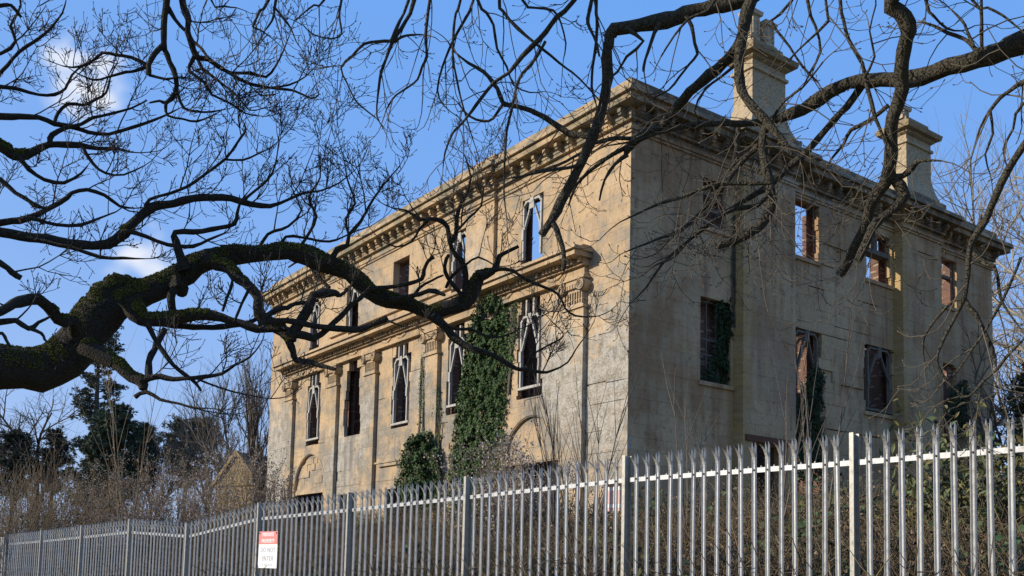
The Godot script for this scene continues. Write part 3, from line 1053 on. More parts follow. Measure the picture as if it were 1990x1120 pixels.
# ivy on a front; rows: y, u0, u1 from the top down; swell: how far it stands off the wall
func ivy(called: String, label: String, which: int, rows: Array, swell: float, count: int, size: float, dark: float, back := 0.0, group := "") -> void:
	var last = rows[rows.size() - 1]
	var base := XF * fp(which, (last[1] + last[2]) / 2, last[0], 0.0)
	var o := thing(called, label, "ivy", base, 0.62607, group)
	var lb := fp(which, (last[1] + last[2]) / 2, last[0], 0.0)
	var where: Array[Transform3D] = []
	var tints := PackedColorArray()
	var ytop: float = rows[0][0]
	var ybot: float = last[0]
	var nz := noise(1.7, 91, 3)
	var made := 0
	var tries := 0
	while made < count and tries < count * 5:
		tries += 1
		var y := r(ybot, ytop)
		var k := 0
		while k < rows.size() - 2 and y < rows[k + 1][0]: k += 1
		var t: float = (rows[k][0] - y) / maxf(rows[k][0] - rows[k + 1][0], 0.001)
		var ua: float = lerpf(rows[k][1], rows[k + 1][1], t)
		var ub: float = lerpf(rows[k][2], rows[k + 1][2], t)
		var s := rng.randf()
		var u := lerpf(ua, ub, s)
		var lump := nz.get_noise_2d(u * 1.3, y * 1.3)
		var edge := minf(minf(s, 1.0 - s) * 3.2, 1.0)
		if rng.randf() > 0.25 + edge * 0.9 + lump * 0.7: continue
		if lump < -0.25 - 0.3 * edge and rng.randf() < 0.7: continue
		var out := back + 0.02 + swell * (0.25 + 0.75 * edge) * clampf(0.62 + lump * 1.1, 0.15, 1.2) * (1.0 if rng.randf() < 0.75 else rng.randf())
		u += r(-0.08, 0.08)
		y += nz.get_noise_2d(u * 2.5, 7.0) * 0.35 + r(-0.06, 0.06)
		var n := fn(which) + Vector3(r(-0.7, 0.7), r(-0.15, 0.9), r(-0.7, 0.7)) + fu(which) * (s - 0.5) * 1.2
		var sz := size * r(0.6, 1.3)
		where.append(Transform3D(face_basis(n, r(-0.7, 0.7) + PI, sz), fp(which, u, y, out) - lb))
		var g := r(0.6, 1.5) * dark
		tints.append(Color(0.032 * g * r(0.8, 1.6), 0.068 * g, 0.015 * g))
		made += 1
	scatter("ivy_leaves", LEAF[0], M.leaf, where, tints, o)
	# woody stems
	var mb := MB.new()
	for i in 7:
		var pth := PackedVector3Array()
		var rd := PackedFloat32Array()
		var s := r(0.15, 0.85)
		for j in 12:
			var y := lerpf(ybot, ytop, j / 11.0)
			var k := 0
			while k < rows.size() - 2 and y < rows[k + 1][0]: k += 1
			var t: float = clampf((rows[k][0] - y) / maxf(rows[k][0] - rows[k + 1][0], 0.001), 0.0, 1.0)
			s = clampf(s + r(-0.08, 0.08), 0.05, 0.95)
			pth.append(fp(which, lerpf(lerpf(rows[k][1], rows[k + 1][1], t), lerpf(rows[k][2], rows[k + 1][2], t), s), y, back + 0.03) - lb)
			rd.append(lerpf(0.03, 0.008, j / 11.0))
		mb.tube(pth, rd, 5)
	put("ivy_stems", mb, M.far_bark, o)

# a bare stem with wandering path
func wander(p: Vector3, d: Vector3, length: float, segs: int, wob: float, lift: float) -> PackedVector3Array:
	var pth := PackedVector3Array([p])
	var dir := d.normalized()
	for i in segs:
		dir = (dir + Vector3(r(-1, 1), r(-1, 1), r(-1, 1)) * wob + Vector3.UP * lift).normalized()
		p += dir * length / segs
		pth.append(p)
	return pth

func taper(n: int, a: float, b: float) -> PackedFloat32Array:
	var out := PackedFloat32Array()
	for i in n: out.append(lerpf(a, b, float(i) / (n - 1)))
	return out

func grow(big: MB, small: MB, p: Vector3, d: Vector3, length: float, rad: float, level: int, maxl: int, kids: int, spread: float, lift: float, ends: PackedVector3Array) -> void:
	var segs := 7 - level if level < 4 else 3
	var pth := wander(p, d, length, segs, 0.10 + 0.05 * level, lift)
	var tip := maxf(rad * (0.45 if level < maxl else 0.3), 0.004)
	(big if level < 2 else small).tube(pth, taper(pth.size(), rad, tip), 7 - level if level < 4 else 3)
	if level == maxl:
		ends.append(pth[pth.size() - 1])
		return
	var m := kids + (1 if level == 0 else 0)
	for i in m:
		var t := lerpf(0.32, 1.0, (i + 0.6 * rng.randf()) / m)
		var k := clampi(int(t * segs), 1, segs)
		var q := pth[k]
		var ax := (pth[k] - pth[k - 1]).normalized()
		var side := ax.cross(Vector3(r(-1, 1), r(-1, 1), r(-1, 1))).normalized()
		var nd := (ax * (1.0 - 0.5 * spread) + side * spread * r(0.7, 1.2) + Vector3.UP * lift * 2.0).normalized()
		grow(big, small, q, nd, length * r(0.5, 0.75), rad * lerpf(0.62, 0.42, t), level + 1, maxl, kids, spread, lift, ends)

func bare_tree(called: String, label: String, at: Vector3, height: float, rad: float, lean: Vector3, maxl: int, kids: int, spread: float, lift: float, seed_: int, tm: Material, cm: Material) -> void:
	rng.seed = seed_
	at.y = ground_at(at.x, at.z) - 0.1
	var o := thing(called, label, "tree", at, 0.0, "")
	var big := MB.new()
	var small := MB.new()
	var ends := PackedVector3Array()
	grow(big, small, Vector3.ZERO, Vector3.UP + lean, height * 0.5, rad, 0, maxl, kids, spread, lift, ends)
	put("trunk", big, tm, o)
	put("twigs", small, cm, o, "stuff")

func evergreen(called: String, label: String, at: Vector3, height: float, rad: float, shape: Array, clump: float, dens: float, tint: Color, seed_: int, bare := 0.25, wild := 0.35) -> void:
	# shape: [height share, reach in metres] from the foot up; limbs carry clumps of needles
	rng.seed = seed_
	at.y = ground_at(at.x, at.z) - 0.1
	var o := thing(called, label, "tree", at)
	var tr := MB.new()
	var tp := wander(Vector3.ZERO, Vector3.UP, height * 0.97, 10, 0.03, 0.05)
	tr.tube(tp, taper(tp.size(), rad, 0.04), 7)
	put("trunk", tr, M.far_bark, o)
	var lb := MB.new()
	var where: Array[Transform3D] = []
	var tints := PackedColorArray()
	var n := int(height * dens)
	for i in n:
		var t := lerpf(bare, 1.0, (i + rng.randf()) / n)
		var k := 0
		while k < shape.size() - 2 and t > shape[k + 1][0]: k += 1
		var reach: float = lerpf(shape[k][1], shape[k + 1][1], clampf((t - shape[k][0]) / (shape[k + 1][0] - shape[k][0]), 0, 1)) * r(0.55, 1.1)
		if reach < 0.15: reach = 0.15
		var tk := t * (tp.size() - 1)
		var p := tp[int(tk)].lerp(tp[mini(int(tk) + 1, tp.size() - 1)], tk - int(tk))
		var a := rng.randf() * TAU
		var d := Vector3(cos(a), r(-0.15, 0.45), sin(a))
		var lp := wander(p, d, reach, 4, 0.18, 0.03)
		lb.tube(lp, taper(5, 0.03 + reach * 0.015, 0.012), 4)
		var m := int(3 + reach * 4.0)
		for j in m:
			var s := lerpf(0.3, 1.05, float(j) / m)
			var kk := clampi(int(s * 4), 0, 3)
			var q := lp[kk].lerp(lp[kk + 1], clampf(s * 4 - kk, 0, 1)) + Vector3(r(-1, 1), r(-0.5, 0.8), r(-1, 1)) * wild
			var sz := clump * r(0.6, 1.35)
			where.append(Transform3D(Basis(Vector3(r(-1, 1), r(-1, 1), r(-1, 1)).normalized(), r(0, TAU)).scaled(Vector3(sz, sz * 0.8, sz)), q))
			var g := r(0.55, 1.5)
			tints.append(Color(tint.r * g, tint.g * g, tint.b * g))
	put("limbs", lb, M.far_bark, o)
	scatter("foliage", LEAF[3], M.dead_leaf, where, tints, o)

# a shrub of straight stems with withered seed heads
func dead_shrub(called: String, label: String, at: Vector3, height: float, spread: float, stems: int, heads: int, seed_: int, head_tint := Color(0.22, 0.18, 0.14), group := "") -> void:
	rng.seed = seed_
	at.y = ground_at(at.x, at.z) - 0.05
	var o := thing(called, label, "shrub", at, 0.0, group)
	var mb := MB.new()
	var tips := PackedVector3Array()
	for i in stems:
		var a := rng.randf() * TAU
		var d := Vector3(cos(a) * spread * rng.randf(), 1.0, sin(a) * spread * rng.randf())
		var l := height * r(0.55, 1.05)
		var p := wander(Vector3(cos(a), 0, sin(a)) * 0.25 * rng.randf(), d, l, 6, 0.07, 0.02)
		var t := r(0.5, 1.3)
		mb.tint = Color(t, t * 0.95, t * 0.88)
		mb.tube(p, taper(7, 0.014, 0.004), 4)
		for k in 4:
			var j := 2 + rng.randi() % 4
			var q := wander(p[j], (p[j] - p[j - 1]).normalized() + Vector3(r(-1, 1), 0.4, r(-1, 1)) * 0.7, l * r(0.15, 0.35), 3, 0.12, 0.02)
			mb.tube(q, taper(4, 0.006, 0.003), 3)
			tips.append(q[3])
			tips.append(q[2])
		tips.append(p[6])
	put("stems", mb, M.dry_stem, o)
	if heads > 0:
		var where: Array[Transform3D] = []
		var tints := PackedColorArray()
		for i in heads * 3:
			var q := tips[rng.randi() % tips.size()] + Vector3(r(-1, 1), r(-1.2, 0.6), r(-1, 1)) * 0.14
			where.append(Transform3D(Basis(Vector3(r(-1, 1), r(-1, 1), r(-1, 1)).normalized(), r(0, TAU)).scaled(Vector3.ONE * r(0.03, 0.075)), q))
			var g := r(0.5, 1.5)
			tints.append(Color(head_tint.r * g, head_tint.g * g, head_tint.b * g))
		scatter("seed_heads", LEAF[2], M.dead_leaf, where, tints, o)

func sapling(label: String, at: Vector3, height: float, stems: int, spread: float, seed_: int, m: Material) -> void:
	rng.seed = seed_
	at.y = ground_at(at.x, at.z) - 0.05
	var o := thing("sapling", label, "sapling", at)
	for i in stems:
		var mb := MB.new()
		var a := rng.randf() * TAU
		var p := wander(Vector3.ZERO, Vector3(cos(a) * spread, 1, sin(a) * spread), height * r(0.7, 1.0), 9, 0.05, 0.03)
		mb.tube(p, taper(10, 0.022, 0.004), 5)
		for k in 8:
			var j := 3 + rng.randi() % 6
			var q := wander(p[j], (p[j] - p[j - 1]).normalized() + Vector3(r(-1, 1), 0.6, r(-1, 1)) * 0.55, height * r(0.15, 0.38), 5, 0.08, 0.06)
			mb.tube(q, taper(6, 0.009, 0.003), 3)
		put("stem", mb, m, o)

# ------------------------------------------------------------------ undergrowth behind the fence
func make_undergrowth() -> void:
	rng.seed = 404
	# dead stalks: a handful of bent stems per copy
	var proto: Array[ArrayMesh] = []
	for v in 3:
		var mb := MB.new()
		for i in 9:
			var a := rng.randf() * TAU
			var p := wander(Vector3(r(-0.25, 0.25), 0, r(-0.25, 0.25)), Vector3(cos(a) * 0.4, 1, sin(a) * 0.4), r(0.7, 1.25), 5, 0.16, -0.02 if v else -0.08)
			var t := r(0.5, 1.3)
			mb.tint = Color(t, t, t)
			mb.tube(p, taper(6, 0.0075, 0.003), 3)
			for k in 2:
				var j := 2 + rng.randi() % 3
				var q := wander(p[j], Vector3(r(-1, 1), r(-0.2, 0.8), r(-1, 1)), r(0.15, 0.4), 3, 0.2, -0.03)
				mb.tube(q, taper(4, 0.005, 0.002), 3)
		proto.append(mb.mesh())
	for v in 3:
		var where: Array[Transform3D] = []
		var tints := PackedColorArray()
		for i in 1300:
			var s := r(-6.0, 30.0)
			var d := r(0.35, 1.0) * r(0.4, 9.5)
			var p := fence_0 + fence_u * s - fence_n * d
			p.y = ground_at(p.x, p.z)
			var h := r(0.8, 1.5)
			where.append(Transform3D(Basis(Vector3.UP, r(0, TAU)).scaled(Vector3(h, h, h)), p))
			var g := r(0.45, 1.1)
			tints.append(Color(g, g * r(0.9, 1.0), g * r(0.75, 0.95)))
		var o := scatter("dead_stalks", proto[v], M.dry_stem, where, tints, self)
		tag(o, ["tangle of straight dead brown stalks behind the steel fence", "tangle of arching dead bramble stems behind the steel fence", "thin dry stalks mixed into the bank behind the steel fence"][v], "undergrowth", "dead undergrowth behind the fence", "stuff")
	var lw: Array[Transform3D] = []
	var lt := PackedColorArray()
	var nz := noise(0.5, 66, 3)
	for i in 56000:
		var s := r(-6.0, 28.0) if i % 2 else r(-6.0, 9.0)
		var d := 0.4 + 8.5 * pow(rng.randf(), 1.4)
		var p := fence_0 + fence_u * s - fence_n * d
		var lump := nz.get_noise_2d(s, d)
		var hmax := 1.0 + 0.9 * lump - 0.012 * s
		if hmax < 0.08: continue
		p.y = ground_at(p.x, p.z) + hmax * sqrt(rng.randf()) * r(0.4, 1.15)
		lw.append(Transform3D(face_basis(Vector3(r(-0.7, 0.7), r(0.0, 1.0), r(-0.7, 0.7)) + fence_n * 0.5, r(0, TAU), r(0.045, 0.11)), p))
		var g := r(0.4, 1.5)
		lt.append(Color(0.04 * g * r(0.8, 1.6), 0.062 * g, 0.022 * g))
	tag(scatter("bramble_leaves", LEAF[0], M.leaf, lw, lt, self), "dark green bramble and ivy leaves low on the bank behind the fence", "undergrowth", "", "stuff")
	lw = []
	lt = PackedColorArray()
	for i in 36000:
		var s := r(-6.0, 32.0) if i % 3 else r(-6.0, 8.0)
		var d := 0.5 + 9.0 * rng.randf()
		var p := fence_0 + fence_u * s - fence_n * d
		var lump := nz.get_noise_2d(s * 1.4 + 40.0, d)
		p.y = ground_at(p.x, p.z) + rng.randf() * (1.25 + 0.9 * lump)
		lw.append(Transform3D(face_basis(Vector3(r(-1, 1), r(-0.4, 1.0), r(-1, 1)), r(0, TAU), r(0.03, 0.07)), p))
		var g := r(0.35, 1.3)
		lt.append(Color(0.19 * g, 0.14 * g, 0.09 * g))
	tag(scatter("withered_leaves", LEAF[2], M.dead_leaf, lw, lt, self), "withered brown leaves and seed fluff hanging in the undergrowth", "undergrowth", "", "stuff")

# ------------------------------------------------------------------ fence
func picket_mesh() -> ArrayMesh:
	var mb := MB.new()
	var prof: Array[Vector2] = [Vector2(-0.032, 0.0), Vector2(-0.019, 0.013), Vector2(-0.006, 0.001), Vector2(0.006, 0.001), Vector2(0.019, 0.013), Vector2(0.032, 0.0)]
	var T := -0.0035
	var h0 := -0.05
	var h1 := 2.17
	for i in 5:
		var a := prof[i]
		var b := prof[i + 1]
		var nr := Vector3(-(b.y - a.y), 0, b.x - a.x).normalized()
		if i == 2:
			# the middle tongue is bent forward above h1
			var prev0 := Vector3(a.x, h0, a.y)
			var prev1 := Vector3(b.x, h0, b.y)
			mb.quad(prev0, prev1, Vector3(b.x, h1, b.y), Vector3(a.x, h1, a.y), nr)
			mb.quad(prev0 + Vector3(0, 0, T), prev1 + Vector3(0, 0, T), Vector3(b.x, h1, b.y + T), Vector3(a.x, h1, a.y + T), -nr)
			var l0 := Vector3(a.x - 0.008, h1, a.y)
			var l1 := Vector3(b.x + 0.008, h1, b.y)
			for k in 6:
				var t := (k + 1) / 6.0
				var y := h1 + 0.185 * sin(t * 1.1) / sin(1.1)
				var z := a.y + 0.145 * t * t
				var w := 0.019 * (1.0 - 0.6 * t * t * t)
				var n0 := Vector3(-w, y, z)
				var n1 := Vector3(w, y, z)
				mb.quad(l0, l1, n1, n0, Vector3(0, 0, 1))
				mb.quad(l0 + Vector3(0, 0, T), l1 + Vector3(0, 0, T), n1 + Vector3(0, 0, T), n0 + Vector3(0, 0, T), Vector3(0, 0, -1))
				mb.quad(l0, n0, n0 + Vector3(0, 0, T), l0 + Vector3(0, 0, T), Vector3.LEFT)
				mb.quad(l1, n1, n1 + Vector3(0, 0, T), l1 + Vector3(0, 0, T), Vector3.RIGHT)
				l0 = n0
				l1 = n1
			continue
		var ya := 2.40 if absf(a.x) > 0.008 and absf(a.x) < 0.03 else 2.33
		var yb := 2.40 if absf(b.x) > 0.008 and absf(b.x) < 0.03 else 2.33
		if absf(a.x) > 0.03: ya = 2.36
		if absf(b.x) > 0.03: yb = 2.36
		mb.quad(Vector3(a.x, h0, a.y), Vector3(b.x, h0, b.y), Vector3(b.x, yb, b.y), Vector3(a.x, ya, a.y), nr)
		mb.quad(Vector3(a.x, h0, a.y + T), Vector3(b.x, h0, b.y + T), Vector3(b.x, yb, b.y + T), Vector3(a.x, ya, a.y + T), -nr)
		mb.quad(Vector3(a.x, ya, a.y), Vector3(b.x, yb, b.y), Vector3(b.x, yb, b.y + T), Vector3(a.x, ya, a.y + T), Vector3.UP)
	for s in [-1, 1]:
		var x: float = 0.032 * s
		mb.quad(Vector3(x, h0, 0), Vector3(x, 2.36, 0), Vector3(x, 2.36, T), Vector3(x, h0, T), Vector3(s, 0, 0))
	return mb.mesh()

func bolt_mesh() -> ArrayMesh:
	var mb := MB.new()
	mb.tube(PackedVector3Array([Vector3(0, 0, -0.002), Vector3(0, 0, 0.012), Vector3(0, 0, 0.016)]), PackedFloat32Array([0.011, 0.011, 0.007]), 8)
	return mb.mesh()

func make_fence() -> void:
	var turn := atan2(0.722980, 0.690869)       # local x runs to the right along the fence, z towards the viewer
	var f := thing("palisade_fence", "long galvanised steel palisade fence with triple-pointed pales, climbing to the right", "fence", fence_0, -0.808092)
	var pm := picket_mesh()
	var bm := bolt_mesh()
	var rail_y := func(s: float) -> float: return base_line(s) + 2.42 - 0.285 + (0.012 * s if s < 0.0 else 0.0) * -1.0
	for i in range(-1, 10):
		var s := 2.75 * i
		var post := MB.new()
		var h0: float = base_line(s) - 0.1
		var h1: float = rail_y.call(s) + (0.28 if i != 5 else 0.265)
		var hy := (h0 + h1) / 2
		var hh := (h1 - h0) / 2
		post.box(Vector3(-s, hy, 0.047), Vector3(0.021, 0, 0), Vector3(0, hh, 0), Vector3(0, 0, 0.0035))
		post.box(Vector3(-s, hy, -0.065), Vector3(0.021, 0, 0), Vector3(0, hh, 0), Vector3(0, 0, 0.0035))
		post.box(Vector3(-s - 0.018, hy, -0.009), Vector3(0.003, 0, 0), Vector3(0, hh - 0.001, 0), Vector3(0, 0, 0.0525))
		put("fence_post", post, M.steel_post, f)
		if i == 9: break
		for lower in [0.0, 1.75]:
			var rl := MB.new()
			var pa := Vector3(-s - 0.035, rail_y.call(s + 0.035) - lower, -0.008)
			var pb := Vector3(-s - 2.715, rail_y.call(s + 2.715) - lower, -0.008)
			var c := (pa + pb) / 2
			var ax := (pb - pa) / 2
			rl.box(c + Vector3(0, 0, 0.0), ax, Vector3(0, 0.025, 0), Vector3(0, 0, 0.003))
			rl.box(c + Vector3(0, 0.022, -0.027), ax, Vector3(0, 0.003, 0), Vector3(0, 0, 0.023))
			if lower == 0.0:
				for k in 18:
					var bp := pa.lerp(pb, (k + 0.5) / 18.0) + Vector3(0, 0.025, -0.012)
					rl.tube(PackedVector3Array([bp, bp + Vector3(0, 0.016, 0), bp + Vector3(0, 0.02, 0)]), PackedFloat32Array([0.01, 0.008, 0.004]), 6)
			put("rail", rl, M.steel, f)
		for k in 17:
			var ps := s + 2.75 * (k + 1) / 18.0
			var base: float = rail_y.call(ps) + 0.29 + 0.012 * (hash01(i + 4, k) - 0.5) - 2.40
			var tilt := 0.014 * (hash01(i + 40, k) - 0.5) + (0.006 if hash01(i + 70, k * 5) > 0.94 else 0.0)
			var pk := put_mesh("pale", pm, M["steel%d" % int(hash01(i * 5 + 11, k * 3) * 2.99)], f, Transform3D(Basis(Vector3(0, 0, 1), tilt) * Basis(Vector3.UP, 0.1 * (hash01(i + 9, k + 2) - 0.5)).scaled(Vector3(0.88, 1, 0.95)), Vector3(-ps, base, 0.0)))
			put_mesh("bolt", bm, M.bolt, pk, Transform3D(Basis(), Vector3(0.004, 2.11, 0.004)))
	# plain sheet gate closing the far end
	var g := thing("sheet_metal_gate", "plain pale grey sheet metal panel beyond the far end of the fence", "gate", fence_0 + fence_u * 24.85, -0.7)
	var b := MB.new()
	b.box(Vector3(-1.3, 1.15, 0), Vector3(1.25, 0, 0), Vector3(0, 1.1, 0), Vector3(0, 0, 0.012))
	put("sheet", b, M.sheet_steel, g)
	for k in 3:
		b = MB.new()
		b.box(Vector3(-0.1 - 1.2 * k, 1.15, 0.03), Vector3(0.025, 0, 0), Vector3(0, 1.12, 0), Vector3(0, 0, 0.018))
		put("rib", b, M.sheet_steel, g)

func lettering(parent: Node3D, called: String, words: String, size: float, at: Vector3, m: Material, squeeze: float) -> void:
	var tm := TextMesh.new()
	var sf := SystemFont.new()
	sf.font_names = PackedStringArray(["Droid Sans"])
	sf.font_weight = 700
	tm.font = sf
	tm.text = words
	tm.font_size = 64
	tm.pixel_size = size / 64.0
	tm.depth = 0.0015
	put_mesh(called, tm, m, parent, Transform3D(Basis().scaled(Vector3(squeeze, 1, 1)), at))

func make_signs() -> void:
	var s := 10.615
	var sg := thing("warning_sign", "red and white PRIVATE PROPERTY DO NOT ENTER sign on the fence", "sign", fence_0 + fence_u * s + fence_n * 0.034 + Vector3.UP * 1.58, -0.808092)
	var b := MB.new()
	b.box(Vector3(0, 0.315, 0), Vector3(0.31, 0, 0), Vector3(0, 0.315, 0), Vector3(0, 0, 0.002))
	put("board", b, M.sign_white, sg)
	b = MB.new()
	b.box(Vector3(0, 0.52, 0.003), Vector3(0.31, 0, 0), Vector3(0, 0.11, 0), Vector3(0, 0, 0.0025))
	put("red_panel", b, M.sign_red, sg)
	lettering(sg, "lettering", "PRIVATE", 0.085, Vector3(0, 0.575, 0.0065), M.sign_white, 1.15)
	lettering(sg, "lettering", "PROPERTY", 0.085, Vector3(0, 0.465, 0.0065), M.sign_white, 1.05)
	lettering(sg, "lettering", "DO NOT", 0.115, Vector3(0, 0.31, 0.003), M.sign_grey, 1.15)
	lettering(sg, "lettering", "ENTER", 0.115, Vector3(0, 0.165, 0.003), M.sign_grey, 1.15)
	b = MB.new()
	for k in 9:
		b.box(Vector3(-0.1 + 0.032 * k, 0.055, 0.0028), Vector3(0.011, 0, 0), Vector3(0, 0.007 + 0.003 * (k % 3), 0), Vector3(0, 0, 0.0008))
	b.tube(PackedVector3Array([Vector3(-0.17, 0.056, 0.002), Vector3(-0.17, 0.056, 0.0036)]), PackedFloat32Array([0.017, 0.017]), 10)
	put("small_print", b, M.sign_grey, sg)
	for cx in [-0.28, 0.28]:
		put_mesh("bolt", bolt_mesh(), M.bolt, sg, Transform3D(Basis(), Vector3(cx, 0.6, 0.004)))
	var pk := thing("faded_notice_board", "faded pink blank board fixed behind the pales beside a post", "sign", fence_0 + fence_u * 2.96 - fence_n * 0.06 + Vector3.UP * 2.34, -0.808092)
	b = MB.new()
	b.box(Vector3(0, 0.16, 0), Vector3(0.17, 0, 0), Vector3(0, 0.16, 0), Vector3(0, 0, 0.003))
	put("board", b, M.sign_pink, pk)
	b = MB.new()
	b.box(Vector3(0, 0.26, 0.004), Vector3(0.15, 0, 0), Vector3(0, 0.02, 0), Vector3(0, 0, 0.001))
	b.box(Vector3(0, 0.06, 0.004), Vector3(0.15, 0, 0), Vector3(0, 0.02, 0), Vector3(0, 0, 0.001))
	put("stripe", b, M.sign_white, pk)

# ------------------------------------------------------------------ the two trees overhead
var twig_ends := PackedVector3Array()

func twig(mb: MB, p: Vector3, d: Vector3, length: float, rad: float, level: int, oak: bool) -> void:
	var segs := 5 if level == 0 else 4
	var pth := PackedVector3Array([p])
	var dir := d.normalized()
	for i in segs:
		var t := float(i) / segs
		var pull := 0.16 if oak else (-0.22 if t < 0.5 else 0.5)
		if level > 0: pull *= 0.7
		dir = (dir + Vector3(r(-1, 1), r(-1, 1), r(-1, 1)) * (0.2 if oak else 0.13) + Vector3.UP * pull).normalized()
		p += dir * length / segs
		pth.append(p)
	mb.tube(pth, taper(segs + 1, rad, maxf(rad * 0.5, 0.0017)), 4 if level == 0 else 3)
	# bud at the tip
	mb.tube(PackedVector3Array([p, p + dir * 0.009, p + dir * 0.018]), PackedFloat32Array([0.0018, 0.0032 if oak else 0.0042, 0.0012]), 3)
	if level >= (3 if oak else 2): return
	var m := (3 + rng.randi() % 3) if oak else (1 + rng.randi() % 3)
	if level == 2: m = rng.randi() % 3
	for i in m:
		var k := 1 + rng.randi() % segs
		var ax := (pth[k] - pth[k - 1]).normalized()
		var side := ax.cross(Vector3(r(-1, 1), r(-1, 1), r(-1, 1))).normalized()
		twig(mb, pth[k], ax * r(0.5, 1.0) + side * r(0.6, 1.0), length * (r(0.4, 0.7) if oak else r(0.35, 0.6)), maxf(rad * 0.66, 0.0021 if oak else 0.0016), level + 1, oak)

func limb(tree: Node3D, density: float, q: Array) -> void:
	var oak: bool = tree.name == "oak_tree"
	var n := q.size() / 4
	var pts: Array[Vector3] = []
	var rad := PackedFloat32Array()
	for i in n:
		pts.append(Vector3(q[i * 4], q[i * 4 + 1], q[i * 4 + 2]) - tree.position)
		rad.append(q[i * 4 + 3])
	var pth := PackedVector3Array()
	var rr := PackedFloat32Array()
	var total := 0.0
	for i in n - 1:
		var l := pts[i].distance_to(pts[i + 1])
		total += l
		var m := clampi(int(l / maxf(0.05, minf(rad[i], rad[i + 1]) * 1.3)), 2, 30)
		for k in m:
			var t := float(k) / m
			var p := pts[i].cubic_interpolate(pts[i + 1], pts[maxi(i - 1, 0)], pts[mini(i + 2, n - 1)], t)
			var w := lerpf(rad[i], rad[i + 1], t)
			pth.append(p + Vector3(r(-1, 1), r(-1, 1), r(-1, 1)) * minf(w * 0.14, 0.005))
			rr.append(w * r(0.9, 1.13))
	pth.append(pts[n - 1])
	rr.append(rad[n - 1])
	var big := 0.0
	for w in rr: big = maxf(big, w)
	var mb := MB.new()
	mb.tube(pth, rr, 22 if big > 0.05 else (8 if big > 0.015 else 6), (0.05 if big > 0.05 else 0.1) if big > 0.015 else 0.06, pth.size())
	var part := put("limb" if big > 0.02 else "branch", mb, M.oak_bark if oak else M.ash_bark, tree)
	if density > 0.0:
		var tw := MB.new()
		var count := int(total * density * (0.56 if oak else 0.85) + 0.5)
		for i in count:
			var t := lerpf(0.12, 1.0, (i + rng.randf()) / count)
			var k := clampi(int(t * (pth.size() - 1)), 1, pth.size() - 1)
			if rr[k] > 0.03: continue
			var ax := (pth[k] - pth[k - 1]).normalized()
			var side := ax.cross(Vector3(r(-1, 1), r(-1, 1), r(-1, 1))).normalized()
			var d := ax * r(0.3, 0.9) + side * r(0.5, 1.0) + Vector3.UP * (0.45 if oak else -0.35)
			twig(tw, pth[k], d, r(0.16, 0.42) if oak else r(0.2, 0.62), clampf(rr[k] * 0.6, 0.003, 0.0055 if oak else 0.0042), 0, oak)
		# the branch runs out into a twig
		if rad[n - 1] < 0.006:
			twig(tw, pts[n - 1], pts[n - 1] - pts[n - 2], r(0.15, 0.3), maxf(rad[n - 1] * 0.9, 0.0018), 0, oak)
		if tw.v.size() > 0:
			put("twigs", tw, M.oak_twig if oak else M.ash_twig, part, "stuff")
	if oak and big > 0.045:
		# cushions of moss on the limb's back
		var where: Array[Transform3D] = []
		var tints := PackedColorArray()
		var nz := noise(4.0, 17, 2)
		for i in pth.size():
			if rr[i] < 0.035: continue
			for k in int(rr[i] * 9000):
				var ax := (pth[mini(i + 1, pth.size() - 1)] - pth[maxi(i - 1, 0)]).normalized()
				var sd := ax.cross(Vector3.UP).normalized()
				var up := sd.cross(ax)
				var a := r(-1.7, 1.7)
				var d := (up * cos(a) + sd * sin(a)).normalized()
				var along := rng.randf()
				var p := pth[i].lerp(pth[mini(i + 1, pth.size() - 1)], along)
				if nz.get_noise_3d(p.x, p.y, p.z) < -0.28 + absf(a) * 0.16: continue
				where.append(Transform3D(face_basis(d + Vector3(r(-1, 1), r(-1, 1), r(-1, 1)) * 0.6, r(0, TAU), r(0.007, 0.017)), p + d * (lerpf(rr[i], rr[mini(i + 1, pth.size() - 1)], along) + r(-0.006, 0.006))))
				var g := r(0.6, 1.4)
				tints.append(Color(0.10 * g, 0.10 * g, 0.022 * g))
		if where.size() > 0:
			scatter("moss", LEAF[2], M.moss, where, tints, part)

